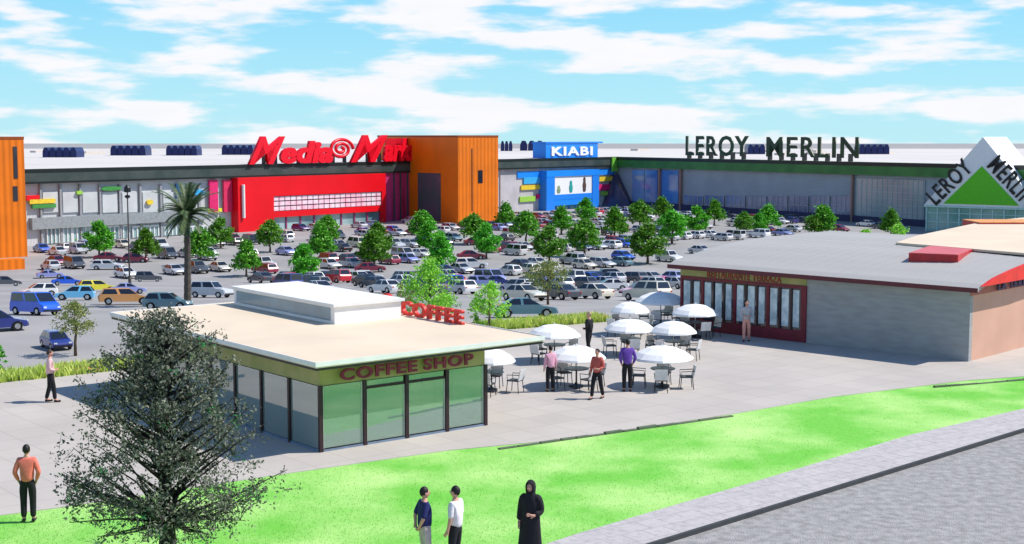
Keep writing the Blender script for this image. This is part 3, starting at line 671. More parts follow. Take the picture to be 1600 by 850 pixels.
# cream roof deck behind the crown of the vault
cz = rz(9) + .02
def r2(px, py, z): p = G(px, py, z + .05); return fs2.loc(p.x, p.y)
q1, q2, q3 = r2(1400, 379, cz + .1), r2(1434, 368, cz + .1), r2(1536, 346.5, cz + .1)
cp = [(5.6, -.45), q1, q2, q3, (q3[0] + 14, q3[1]), (max(28, q3[0] + 14), -.45)]
m = MB(); m.prism(cp, cz + .01, cz + .11); cr_ = m.build('cream_roof', cream_roof, rsp)
m = MB(); m.prism([(GW + .01, .3), (GW + .01, min(q2[1] - .4, 8)), (q3[0] + .4, q3[1] - .6), (cp[4][0] - .5, q3[1] - .6), (cp[4][0] - .5, .3)], -6, cz + .005); m.build('rear_wall', gwall, rsp)
print('cream', cp, 'cz', cz)
def roofblock(px0, py0, px1, py1, dep, h, label, tc_, sc_):
    p = r2(px0, py0, cz + .12); q = r2(px1, py1, cz + .12)
    m = MB(); d = Vector((q[0] - p[0], q[1] - p[1])); nn = Vector((-d.y, d.x)).normalized() * dep
    P = [p, q, (q[0] + nn.x, q[1] + nn.y), (p[0] + nn.x, p[1] + nn.y)]
    m.prism(P, cz - .30, cz - .10 + h); o = m.build('roof_light', sc_, rsp)
    m = MB(); m.prism([(a + .0, b_ + .0) for a, b_ in P], cz - .10 + h, cz - .07 + h); m.build('roof_light_cap', tc_, o); return o
rd1 = mat('red_rooflight_side', (.55, .02, .03), .4); rd2 = mat('red_rooflight_top', (.72, .10, .10), .4)
roofblock(1420, 394, 1497, 397, 4.2, .17, '', rd2, rd1)
roofblock(1531, 350, 1640, 350, 3.0, .28, '', mat('orange_cap', (.85, .35, .08), .5), rd1)
# window range on the side wall
t0, t1 = [fs2.loc(*G(px, py).xy)[1] for px, py in ((1255, 537), (1066, 515))]
wtop = 2.35
m = MB(); m.box(-.03, .0, t0 - .1, LB, wtop + .08, HT - .02); m.build('olive_band', olive, rsp)
m = MB(); m.box(-.08, .0, t0 - .12, t1 + .12, wtop - .06, wtop + .08); m.box(-.08, 0, t0 - .12, t1 + .12, .25, .5)
marm = mat('maroon_frame', (.20, .015, .03), .5)
m.box(-.08, 0, t0 - .12, t0, .5, wtop - .06); m.box(-.08, 0, t1, t1 + .12, .5, wtop - .06); m.box(-.05, -.0, t0 - .12, t1 + .12, 0.0, .25); m.build('window_surround', marm, rsp)
n = 11; st_ = (t1 - t0) / n
cur_m = mat('curtain_pale', (.80, .88, .88), .6, scale=2.5, col2=(.42, .52, .55))
for k in range(n):
    a = t0 + k * st_; wd = .07 if k % 3 else .13
    wn = MB().box(-.03, -.01, a + wd, a + st_ - .05, .5, wtop - .06).build('window', dk_glass, rsp)
    MB().box(-.045, -.032, a + wd + .1, a + wd + .08 + (st_ - wd) * .72, .62, wtop - .14).build('blind', cur_m, wn)
    MB().box(-.07, -.0, a - .02, a + wd, .5, wtop - .06).build('mullion', darkframe if k % 3 else marm, rsp)
sg = empty('shop_sign', (*fs2.P(0, 0), .05), 'small red brown lettering on the olive band over the windows of the vaulted shop', 'sign'); sg.rotation_euler.z = fs2.ang
FS = Fr((W1.x, W1.y), -vB); s0, s1 = [-FS.hit(px, 432)[0] for px in (1222, 1106)]
text('letters', 'RESTAURANTE TERRAZA', mat('rust_letters', (.38, .06, .04), .5), sg, (-.04, s1, wtop + .10), (0, -1, 0), (0, 0, 1), s1 - s0, .30, .04, 0, .02)

# ------------------------------------------------------------------ foliage
def leafmat(name, c1, c2, tr=.25):
    if name in MATS: return MATS[name]
    m = bpy.data.materials.new(name); m.use_nodes = True; nt = m.node_tree; b = nt.nodes['Principled BSDF']
    b.inputs['Roughness'].default_value = .55; b.inputs['Specular IOR Level'].default_value = .3
    g = nt.nodes.new('ShaderNodeNewGeometry'); mx = nt.nodes.new('ShaderNodeMix'); mx.data_type = 'RGBA'
    mx.inputs['A'].default_value = (*c1, 1); mx.inputs['B'].default_value = (*c2, 1)
    oi = nt.nodes.new('ShaderNodeObjectInfo'); vr = nt.nodes.new('ShaderNodeMapRange'); vr.inputs['To Min'].default_value = .72; vr.inputs['To Max'].default_value = 1.35
    hs = nt.nodes.new('ShaderNodeHueSaturation'); nt.links.new(oi.outputs['Random'], vr.inputs['Value']); nt.links.new(vr.outputs[0], hs.inputs['Value'])
    hr = nt.nodes.new('ShaderNodeMapRange'); hr.inputs['To Min'].default_value = .475; hr.inputs['To Max'].default_value = .505; nt.links.new(oi.outputs['Random'], hr.inputs['Value']); nt.links.new(hr.outputs[0], hs.inputs['Hue'])
    if name in ('fresh_leaves',): nt.links.new(mx.outputs['Result'], hs.inputs['Color']); lc = hs.outputs['Color']
    else: lc = mx.outputs['Result']
    nt.links.new(g.outputs['Random Per Island'], mx.inputs['Factor']); nt.links.new(lc, b.inputs['Base Color'])
    tl_ = nt.nodes.new('ShaderNodeBsdfTranslucent'); nt.links.new(lc, tl_.inputs[0])
    ms = nt.nodes.new('ShaderNodeMixShader'); ms.inputs[0].default_value = tr
    nt.links.new(b.outputs[0], ms.inputs[1]); nt.links.new(tl_.outputs[0], ms.inputs[2]); nt.links.new(ms.outputs[0], nt.nodes['Material Output'].inputs[0])
    MATS[name] = m; return m
def leaf(mb, p, s, rnd, up=.3):
    n = Vector((rnd.gauss(0, 1), rnd.gauss(0, 1), rnd.gauss(0, 1) + up)).normalized()
    a = n.orthogonal().normalized(); a.rotate(Matrix.Rotation(rnd.uniform(0, 6.28), 3, n)); c = n.cross(a)
    l, w_ = s * rnd.uniform(.7, 1.2), s * rnd.uniform(.35, .55)
    p = Vector(p); k = len(mb.v)
    mb.v += [tuple(p - a * l * .5), tuple(p + c * w_ * .5), tuple(p + a * l * .5), tuple(p - c * w_ * .5)]; mb.f.append((k, k + 1, k + 2, k + 3))
bark = mat('bark', (.13, .09, .06), .9, scale=6); bark_d = mat('dark_bark', (.022, .018, .016), .9, scale=6)
gl = leafmat('fresh_leaves', (.025, .19, .010), (.14, .48, .03)); lime = leafmat('lime_leaves', (.16, .52, .03), (.45, .80, .10))
olv = leafmat('olive_leaves', (.13, .22, .05), (.35, .36, .10)); drk = leafmat('dark_grey_leaves', (.02, .035, .022), (.27, .29, .21), .2)

def tree(rad, ht, crown0, seed, shape, lm, nl=70, per=32, ls=.3, name='parking_tree', bk=None):
    rnd = random.Random(seed); root = empty(name)
    tb = MB(); top = ht * .8
    pts = [(0, 0, -.1), (rnd.uniform(-.04, .04), 0, crown0 * .6), (rnd.uniform(-.1, .1), rnd.uniform(-.1, .1), crown0 * 1.1), (0, 0, top)]
    r0 = .045 * ht * .6; tb.tube(pts, [r0 * 1.3, r0, r0 * .8, r0 * .15], 7)
    cb = MB()
    for i in range(nl):
        t = rnd.random() ** .9; z = crown0 + (ht - crown0) * t
        R_ = rad * shape(t); an = rnd.uniform(0, 6.28); rr = R_ * (rnd.random() ** .45) * rnd.uniform(.8, 1.12)
        c = Vector((rr * math.cos(an), rr * math.sin(an), z))
        if i % 6 == 0:
            s = Vector((0, 0, crown0 + (z - crown0) * .4)); tb.tube([s, (s + c) / 2 + Vector((0, 0, .05)), c], [r0 * .4, r0 * .25, r0 * .1], 5)
        cr = rad * rnd.uniform(.16, .30)
        for j in range(per):
            d = Vector((rnd.gauss(0, .55), rnd.gauss(0, .55), rnd.gauss(0, .42))) * cr
            leaf(cb, c + d, ls, rnd)
    tb.build('trunk', bk or bark, root, smooth=True); cb.build('crown', lm, root)
    return root
egg = lambda t: max(.12, math.sin(math.pi * min(1, (t * .86 + .14))) ** .75 * (1.08 - .35 * t))
cone = lambda t: max(.08, (1 - t) ** .8 * (1.0 if t > .12 else .75 + 2 * t))
flat = lambda t: max(.2, math.sin(math.pi * min(1, t * .8 + .2)) ** .5)
protos = [tree(1.0, 1.0 * 2.3, .62, 11, egg, gl, 80, 30, .24), tree(1.0, 2.3, .6, 12, cone, gl, 80, 30, .24), tree(1.0, 2.4, .65, 13, egg, gl, 90, 26, .24)]
used = [False] * 3
TREES = [(155, 402, 48), (228, 409, 46), (314, 415, 50), (345, 388, 40), (385, 432, 50), (422, 394, 42), (475, 441, 50), (501, 407, 48), (511, 385, 40),
         (585, 418, 50), (590, 396, 42), (660, 375, 38), (672, 397, 44), (690, 425, 50), (740, 382, 40), (760, 404, 46), (790, 357, 34), (822, 380, 42), (858, 412, 50), (877, 366, 36),
         (915, 349, 32), (913, 401, 50), (960, 373, 42), (1000, 359, 38), (1034, 346, 32), (1012, 412, 54), (1050, 381, 44), (1088, 368, 38), (1116, 352, 34), (1200, 362, 36), (1162, 368, 30),
         (1185, 366, 26), (1285, 369, 40), (1272, 370, 26), (1392, 369, 36)]
TREEPOS = []
def behind(px):
    for a, b_, s in ((0, 60, 'the left orange tower'), (60, 365, 'the grey shop front'), (365, 610, 'the red storefront'), (610, 785, 'the orange tower'), (785, 845, 'the grey wall'), (845, 940, 'the blue storefront'),
                     (940, 1070, 'the inner corner'), (1070, 1345, 'the green fascia'), (1345, 1700, 'the teal windows')):
        if a <= px < b_: return s
for i, (px, py, hp) in enumerate(sorted(TREES)):
    p = GT(px, py); dpt = p.y; h = (hp + 4) * dpt / FPX
    k = i % 3
    o = protos[k] if not used[k] else copy_tree(protos[k]); used[k] = True
    o.location = p; s = h / 2.3; sx = s * random.uniform(1.08, 1.32); o.scale = (sx, sx, s); o.rotation_euler.z = random.uniform(0, 6.28)
    near = 'near' if py > 398 else ('middle' if py > 370 else 'far')
    tag(o, '%s green parking tree, %s trunk from the left, before %s' % ({'near': 'large', 'middle': 'medium', 'far': 'small'}[near], ORD[i], behind(px)), 'tree', 'round green trees in the car park')
    TREEPOS.append((p.x, p.y, sx))
def special(px, py, hpx, wpx, lm, shape, label, seed, crown0=.35, nl=60, per=30, ls=.13, name='small_tree', grp=None):
    p = GT(px, py); h = hpx * p.y / FPX; r = wpx / 2 * p.y / FPX
    o = tree(r, h, h * crown0, seed, shape, lm, nl, per, ls, name); o.location = p; tag(o, label, 'tree' if 'tree' in name else 'bush', grp); TREEPOS.append((p.x, p.y, r)); return o
special(672, 504, 96, 92, lime, egg, 'big lime green tree behind the red letters on the coffee shop roof', 31, .2, 90, 32, .17)
special(630, 492, 50, 40, olv, egg, 'small olive bush left of the big lime tree behind the coffee shop', 32, .1, 30, 26, .14, 'bush')
special(764, 518, 74, 68, lime, egg, 'bright lime small tree right of the red letters on the roof edge', 33, .3, 55, 26, .16)
special(856, 476, 66, 76, olv, flat, 'olive brown umbrella shaped tree in the open car park', 34, .42, 60, 30, .17)
special(118, 556, 82, 68, olv, flat, 'flat topped olive tree at the left edge of the coffee shop roof', 35, .45, 55, 30, .12)
special(1402, 378, 26, 40, lime, egg, 'yellow green bush behind the vaulted shop roof, before the porch', 36, .05, 40, 30, .4, 'bush')
special(1352, 378, 18, 30, lime, egg, 'low yellow green bush behind the vaulted shop roof, further left of the other', 37, .05, 30, 26, .4, 'bush')
special(-2, 582, 44, 26, gl, egg, 'green bush cut by the left edge of the photo', 38, .1, 30, 26, .12, 'bush')
special(745, 520, 26, 24, gl, egg, 'tiny dark green bush next to the coffee shop roof tip and the lime tree', 39, .1, 20, 24, .1, 'bush')
special(778, 508, 20, 18, gl, egg, 'tiny dark green bush right of the bright lime small tree', 40, .1, 20, 24, .1, 'bush')
special(698, 492, 34, 50, gl, egg, 'mid green bush behind the right half of the red roof letters', 41, .1, 30, 26, .14, 'bush')

# big foreground tree
def big_tree():
    rnd = random.Random(5); base = G(262, 893); root = empty('dark_tree', base, 'large airy dark grey green tree in the left foreground before the coffee shop', 'tree')
    tb = MB(); cb = MB(); gb_ = MB(); S = base.y / FPX
    HT_ = (893 - 478) * S; z0 = (893 - 800) * S
    tb.tube([(0, 0, -.1), (.02, 0, z0 * .6), (0, .02, z0), (-.03, .05, HT_ * .5), (.05, 0, HT_ * .78), (.1, .05, HT_ * .97)], [.24, .17, .15, .10, .05, .01], 9)
    def prof(t):   # crown radius against height fraction
        pts = [(0, .7), (.08, 1.08), (.25, 1.15), (.42, 1.04), (.55, .86), (.7, .72), (.85, .60), (.95, .44), (1, .2)]
        for (a, b_), (c, d) in zip(pts, pts[1:]):
            if t <= c: return b_ + (d - b_) * (t - a) / (c - a)
        return .1
    RAD = 172 * S
    for i in range(300):
        t = rnd.random(); z = z0 * .85 + (HT_ - z0 * .85) * t; an = rnd.uniform(0, 6.28); q = rnd.random() ** .5
        rr = RAD * prof(t) * q
        tip = Vector((rr * math.cos(an) + .04, rr * math.sin(an), z))
        st = Vector((0, 0, max(z0 * .9, z - rr * .65 - .1))); mid = st.lerp(tip, .5) + Vector((rnd.gauss(0, .1), rnd.gauss(0, .1), rnd.gauss(-.02, .08)))
        if i % 2 == 0: tb.tube([st, mid, tip], [.035 + .012 * rr, .02, .006], 5)
        # twigs
        for tw in range(7):
            d = Vector((rnd.gauss(0, 1), rnd.gauss(0, 1), rnd.gauss(.1, .7))).normalized() * rnd.uniform(.14, .42)
            s2 = mid.lerp(tip, rnd.uniform(.3, 1)); e = s2 + d
            if tw < 3: tb.tube([s2, e], [.006, .003], 3, False)
            green = rnd.random() < .02
            for j in range(rnd.randint(9, 15)):
                pp = s2.lerp(e, rnd.uniform(.2, 1.15)) + Vector((rnd.gauss(0, .05), rnd.gauss(0, .05), rnd.gauss(0, .05)))
                leaf(gb_ if green else cb, pp, .085, rnd)
    tb.build('trunk', bark_d, root, smooth=True); cb.build('crown', drk, root)
    o = gb_.build('fresh_leaf_clumps', leafmat('emerald_leaves', (.02, .16, .05), (.06, .34, .10)), root)
big_tree()

# palm
def palm():
    rnd = random.Random(3); b0 = GT(293, 479); S = b0.y / FPX; root = empty('palm_tree', b0, 'tall palm with a ragged crown behind the coffee shop roof', 'palm')
    h = (479 - 335) * S
    tb = MB(); pts = []; rd = []
    for k in range(25):
        t = k / 24; pts.append((.08 * math.sin(t * 2), 0, h * t)); rd.append(.22 - .05 * t + (.02 if k % 2 else 0) + (.10 if t > .9 else 0))
    tb.tube(pts, rd, 10); tb.build('trunk', mat('palm_bark', (.10, .085, .07), .95, scale=5, bump=.5), root)
    fb = MB(); top = Vector(pts[-1])
    for k in range(40):
        an = k * 2.4 + rnd.uniform(-.2, .2); el = rnd.uniform(-.35, 1.45); L_ = rnd.uniform(1.9, 2.5) * (1.05 if el > 0 else .85)
        d = Vector((math.cos(an) * math.cos(el), math.sin(an) * math.cos(el), math.sin(el))); p = top.copy(); P = [p.copy()]
        for j in range(9):
            d = (d + Vector((0, 0, -.13))).normalized(); p = p + d * L_ / 9; P.append(p.copy())
        fb.tube(P, [.03 - .003 * q for q in range(10)], 4, False)
        for j in range(1, 10):
            dr = (P[j] - P[j - 1]).normalized(); sd_ = dr.cross(Vector((0, 0, 1)));
            if sd_.length < .1: sd_ = Vector((1, 0, 0))
            sd_.normalize()
            for s in (-1, 1):
                for q in (0, .35, .7):
                    o = P[j - 1].lerp(P[j], q); l = (.52 - .03 * j) * rnd.uniform(.8, 1.1); e = o + (sd_ * s + dr * .7 + Vector((0, 0, -.35))).normalized() * l; w_ = dr * .055
                    fb.add([o - w_, o + w_, e], [(0, 1, 2)])
    fb.build('fronds', leafmat('palm_leaves', (.03, .07, .035), (.12, .17, .06), .15), root)
palm()

# grass and planting
def scatter(name, region, n, m, size, kind, zf=None, hgt=1.0, seed=1, zb=.03):
    rnd = random.Random(seed); mb = MB()
    for i in range(n):
        x, y = region(rnd)
        h = size * rnd.uniform(.5, 1.3) * hgt; an = rnd.uniform(0, 6.28); w_ = size * .22; lx, ly = rnd.gauss(0, .3) * h, rnd.gauss(0, .3) * h
        c, s = math.cos(an) * w_, math.sin(an) * w_; z = zb
        mb.add([(x - c, y - s, z), (x + c, y + s, z), (x + lx, y + ly, z + h)], [(0, 1, 2)])
    return tag(mb.build(name, m), kind=kind)
def lawn_pt(rnd):
    while True:
        px = rnd.uniform(-40, 1640); 
        ey = 808 - (808 - 588) * px / 1600
        py = rnd.uniform(ey - 30, 930); g = G(px, py)
        # inside test: between E and L lines
        def yline(L_, x):
            for a, b_ in zip(L_, L_[1:]):
                if a.x <= x <= b_.x: return a.y + (b_.y - a.y) * (x - a.x) / (b_.x - a.x)
            return -1e9 if x < L_[0].x else 1e9
        if g.y < yline(E, g.x) - .1 and g.y > yline(L, g.x) + .1: return g.x, g.y
o = scatter('lawn_grass', lawn_pt, 30000, leafmat('grass_blades', (.18, .54, .06), (.42, .70, .20), .5), .035, 'stuff', seed=2)
tag(o, 'bright green mown grass of the lawn strip in the foreground', 'grass')
def bed(p0, p1, wdt, label, seed, n, flowers=True):
    a = Vector(p0); c = Vector(p1); d = (c - a).normalized(); nn = Vector((-d.y, d.x)); rnd = random.Random(seed)
    reg = lambda r: tuple(a.lerp(c, r.random()) + nn * (r.random() * wdt))
    o = scatter('ground_cover', reg, n, leafmat('bed_leaves', (.42, .58, .10), (.72, .80, .22), .3), .32, 'stuff', seed=seed, hgt=1.1)
    tag(o, label, 'planting')
    if flowers:
        mb = MB()
        for i in range(n // 14):
            x, y = reg(rnd); k = (a - Vector((x, y))).length / (c - a).length
            if .35 < k: leaf(mb, (x, y, rnd.uniform(.12, .36)), .16, rnd); 
        tag(mb.build('flower_planting', leafmat('peach_flowers', (.75, .35, .12), (.85, .55, .3))), 'peach coloured flowers among: ' + label, 'planting', kind='stuff')
bed((-20.5, 47.0), (-8.5, 56.2), 1.3, 'yellow green planting strip between the left car park and the plaza', 5, 7000)
bed((-1.2, 62.0), (4.6, 65.2), 1.3, 'yellow and peach planting strip behind the parasols', 6, 3600)
g0 = G(190, 597); kb = MB(); kb.prism([(-13.4, 51.6), (-9.6, 54.5), (-10.0, 55.0), (-13.8, 52.1)], 0, .35)
tag(kb.build('planter_wall', mat('grey_planter', (.40, .40, .38), .8)), 'low grey planter wall beside the left planting strip', 'planter')

# ------------------------------------------------------------------ cars
tyre = mat('tyre', (.012, .012, .013), .9); hub = mat('wheel_hub', (.55, .56, .58), .3, .8)
cglz = mat('car_glass', (.012, .016, .022), .05, var=.1, spec=.9); lampw = mat('headlight', (.8, .82, .85), .1); lampr = mat('tail_light', (.45, .01, .01), .2)
def paint(name, c): return mat('paint_' + name, c, .28, .0, var=.03, coat=.7, spec=.5)
PA = {'white': (.80, .80, .80), 'silver': (.52, .54, .57), 'pale grey': (.62, .62, .61), 'dark grey': (.07, .08, .10), 'black': (.012, .012, .016), 'maroon': (.30, .02, .06), 'red': (.55, .015, .03),
      'blue': (.01, .11, .70), 'navy': (.02, .035, .22), 'light blue': (.16, .55, .85), 'lavender': (.30, .34, .68), 'teal grey': (.10, .22, .27), 'yellow': (.80, .72, .05), 'orange': (.62, .30, .10), 'pink': (.80, .18, .38), 'cream': (.72, .68, .55)}
SPEC = {  # length, width, height, bonnet z, belt z, base rear, base front, top rear, top front
    'hatchback': (3.9, 1.72, 1.46, .82, .92, -1.85, 1.0, -1.45, .25), 'saloon': (4.5, 1.76, 1.42, .85, .93, -1.65, 1.05, -.95, .25),
    'estate car': (4.6, 1.78, 1.46, .84, .94, -2.15, 1.1, -1.85, .35), 'van': (4.4, 1.8, 1.85, 1.0, 1.1, -2.12, 1.65, -2.05, .95), 'off-roader': (4.5, 1.86, 1.75, 1.02, 1.1, -2.1, .95, -1.9, .4)}
def quadpanel(c, inset, off):
    """thin solid pane inset on the quad c (4 corners), proud by off"""
    c = [Vector(v) for v in c]; ctr = sum(c, Vector()) / 4; n = (c[1] - c[0]).cross(c[3] - c[0]).normalized()
    q = [v.lerp(ctr, inset) for v in c]; m = MB(); m.hexa([v - n * .01 for v in q] + [v + n * off for v in q]); return m
def make_car(kind):
    Ln, Wd, Ht, bz, lz, r0, f0, r1, f1 = SPEC[kind]; h = Ln / 2; w_ = Wd / 2; wr = .33; wx = h * .63
    root = empty(kind.replace(' ', '_').replace('-', '_'))
    prof = [(-h + .05, .28)]
    def arch(cx): return [(cx - .40, .28)] + [(cx + .40 * math.cos(a), .30 + .38 * math.sin(a)) for a in [math.pi * (1 - k / 6) for k in range(1, 6)]] + [(cx + .40, .28)]
    prof += arch(-wx) + arch(wx) + [(h - .05, .30), (h, .55), (h - .12, bz - .14), (f0 + .1, bz + .02), (f0 - .1, lz), (r0, lz + .01)]
    if kind == 'saloon': prof += [(-h + .15, lz - .04)]
    prof += [(-h, lz - .2), (-h, .5)]
    n = len(prof); b = MB(); cx, cz = 0, .58; lay = [(-w_, .955), (-w_ + .08, 1), (w_ - .08, 1), (w_, .955)]; vs = []
    for y, s in lay: vs += [(cx + (x - cx) * s if abs(x) > wx + .5 else x, y, (cz + (z - cz) * s) if z > .32 else z) for x, z in prof]
    fs = [tuple(range(n)), tuple(range(4 * n - 1, 3 * n - 1, -1))]
    for k in range(3):
        for i in range(n): fs.append((k * n + i, (k + 1) * n + i, (k + 1) * n + (i + 1) % n, k * n + (i + 1) % n))
    b.add(vs, fs)
    bw, tw = w_ - .07, w_ - (.24 if kind != 'van' else .14); zb = lz - .02; zt = Ht
    cb = [(r0, -bw, zb), (f0, -bw, zb), (f0, bw, zb), (r0, bw, zb)]; ct = [(r1, -tw, zt - .05), (f1, -tw, zt - .04), (f1, tw, zt - .04), (r1, tw, zt - .05)]
    cr = [(r1 + .2, -tw + .12, zt), (f1 - .15, -tw + .12, zt), (f1 - .15, tw - .12, zt), (r1 + .2, tw - .12, zt)]
    b.add(cb + ct + cr, [(0, 1, 5, 4), (1, 2, 6, 5), (2, 3, 7, 6), (3, 0, 4, 7), (4, 5, 9, 8), (5, 6, 10, 9), (6, 7, 11, 10), (7, 4, 8, 11), (8, 9, 10, 11)])
    body = b.build('body', paint('white', PA['white']), root)
    body.material_slots[0].link = 'OBJECT'
    quadpanel((cb[1], cb[2], ct[2], ct[1]), .09, .012).build('windscreen', cglz, root)
    quadpanel((cb[3], cb[0], ct[0], ct[3]), .14, .012).build('rear_window', cglz, root)
    for s, (p, q, r_, t_) in ((-1, (cb[0], cb[1], ct[1], ct[0])), (1, (cb[2], cb[3], ct[3], ct[2]))):
        P = [Vector(v) for v in (p, q, r_, t_)]; m = MB(); mid0, mid1 = P[0].lerp(P[1], .5), P[3].lerp(P[2], .5); e = (P[1] - P[0]).normalized() * .035
        for Q in ((P[0], mid0 - e, mid1 - e, P[3]), (mid0 + e, P[1], P[2], mid1 + e)):
            qp = quadpanel(Q, .13, .012); m.add(qp.v, qp.f)
        m.build('side_window', cglz, root)
    for sx in (-1, 1):
        for sy in (-1, 1):
            m = MB(); y0 = sy * (w_ - .2); y1 = sy * (w_ - .01); m.tube([(sx * wx, y0, wr), (sx * wx, y1, wr)], wr, 14); wh = m.build('wheel', tyre, root)
            m = MB(); m.tube([(sx * wx, y1, wr), (sx * wx, y1 + sy * .015, wr)], .19, 10); m.build('rim', hub, wh)
    for sy in (-1, 1):
        MB().box(h - .09, h - .015, sy * (w_ - .38), sy * (w_ - .12), .60, .72).build('headlight', lampw, root)
        MB().box(-h - .01, -h + .05, sy * (w_ - .30), sy * (w_ - .1), lz - .32, lz - .18).build('tail_light', lampr, root)
    MB().box(h - .03, h + .02, -w_ + .1, w_ - .1, .32, .46).build('bumper', tyre, root)
    return root
CP = {k: make_car(k) for k in SPEC}; CU = {k: False for k in SPEC}; CARS = []
def put_car(x, y, head, kind, col, label=None, group='cars parked in the car park', scale=1.0):
    o = CP[kind] if not CU[kind] else copy_tree(CP[kind]); CU[kind] = True
    z = terr(y) + .004; e = 1.5
    sl_ = (terr(y + e) - terr(y - e)) / (2 * e)
    nz_ = Vector((0, -sl_, 1)).normalized(); fx = Vector((math.cos(head), math.sin(head), 0)); fx = (fx - nz_ * fx.dot(nz_)).normalized(); fy = nz_.cross(fx)
    o.matrix_world = Matrix.Translation((x, y, z)) @ Matrix((fx, fy, nz_)).transposed().to_4x4() @ Matrix.Scale(scale, 4)
    bd = [c for c in o.children if c.name.split('.')[0] == 'body'][0]; bd.material_slots[0].material = paint(col, PA[col])
    CARS.append((x, y)); tag(o, label, 'car', group); return o
AA = math.atan2(.641, .767); BB = AA + math.pi / 2
MAN = [  # px, py (base), kind, colour, heading (deg from A axis), label
    (55, 495, 'van', 'blue', -75, 'bright blue van parked alone at the near left of the car park', .95), (118, 472, 'hatchback', 'light blue', 150, 'light blue hatchback just behind the bright blue van', 1),
    (105, 449, 'saloon', 'blue', -20, 'bright blue saloon between a lavender car and the light blue hatchback at left', 1), (78, 437, 'saloon', 'lavender', -15, 'lavender blue saloon at far left behind the bright blue saloon', 1),
    (152, 459, 'estate car', 'yellow', -15, 'yellow estate car, the only yellow one, at left', 1), (196, 479, 'estate car', 'orange', -22, 'orange brown estate car beside the coffee shop roof', 1.05),
    (200, 462, 'saloon', 'lavender', -18, 'lavender saloon right of the yellow estate car', .9), (232, 443, 'off-roader', 'dark grey', -25, 'dark grey off-roader left of the palm trunk', 1), (330, 468, 'off-roader', 'silver', -60, 'silver off-roader just right of the palm trunk', 1),
    (262, 487, 'hatchback', 'teal grey', -40, 'teal grey hatchback behind the left part of the coffee shop roof', 1), (8, 450, 'estate car', 'dark grey', -20, 'dark grey estate car cut by the left edge of the photo', 1), (60, 466, 'hatchback', 'white', 170, 'white hatchback behind the bright blue van', 1),
    (-6, 520, 'hatchback', 'navy', -10, 'navy hatchback cut by the left edge below the dark grey estate car', 1), (88, 547, 'hatchback', 'navy', -95, 'small navy hatchback behind the person with a pink shirt at left', .72),
    (820, 499, 'saloon', 'teal grey', -30, 'teal grey saloon right of the bright lime small tree', .92), (752, 452, 'hatchback', 'lavender', -35, 'lavender hatchback behind the bright lime small tree', 1), (778, 449, 'saloon', 'navy', -35, 'navy saloon right of the lavender hatchback', .9),
    (822, 463, 'saloon', 'pale grey', 150, 'pale grey saloon left of the olive umbrella shaped tree', .9), (958, 437, 'estate car', 'black', -30, 'black estate car behind the white saloon left of the pink cars', 1), (952, 457, 'saloon', 'white', 150, 'white saloon left of the pink hatchback', .95),
    (1000, 466, 'hatchback', 'pink', 155, 'pink hatchback nearest to the umbrellas', 1), (1030, 452, 'saloon', 'pink', 160, 'pink saloon just behind the pink hatchback', 1), (1052, 441, 'saloon', 'red', 160, 'red saloon half hidden by the left end of the vaulted shop', 1),
    (170, 411, 'saloon', 'maroon', -35, 'maroon saloon before the grey shop front, left of another maroon car', 1), (212, 413, 'hatchback', 'maroon', -35, 'maroon hatchback before the grey shop front, right of another maroon car', 1), (168, 424, 'estate car', 'white', -35, 'white estate car in front of the two maroon cars', 1),
    (578, 428, 'saloon', 'maroon', -30, 'maroon saloon below the red storefront, left of the double tree', 1), (575, 440, 'estate car', 'white', -30, 'white estate car in front of the maroon saloon below the red storefront', 1), (736, 408, 'saloon', 'maroon', -30, 'maroon saloon below the orange tower', 1), (744, 386, 'saloon', 'maroon', -30, 'maroon saloon at the foot of the orange tower', 1), (735, 422, 'estate car', 'white', -28, 'white estate car in front of the maroon saloon below the orange tower', 1.1)]
for px, py, kd, cl, hd, lb, s in MAN:
    p = GT(px, py - 3); put_car(p.x, p.y, AA + R(hd), kd, cl, lb, scale=s * ((.68 if px < 350 else .76) if py > 430 else .86))
pool = ['white'] * 6 + ['silver'] * 6 + ['pale grey'] * 6 + ['dark grey', 'blue', 'maroon', 'lavender'] + ['dark grey'] * 3 + ['black'] * 2 + ['maroon'] * 2 + ['red'] + ['navy'] * 2 + ['lavender'] + ['cream'] * 3 + ['teal grey']
kinds = ['hatchback'] * 4 + ['saloon'] * 5 + ['estate car'] * 3 + ['van'] + ['off-roader'] * 2
rc = random.Random(21); va = Vector((.767, .641)); vb = Vector((-.641, .767)); rowi = 0; tot = 0
b = 66.0; rows = []
marks = MB()
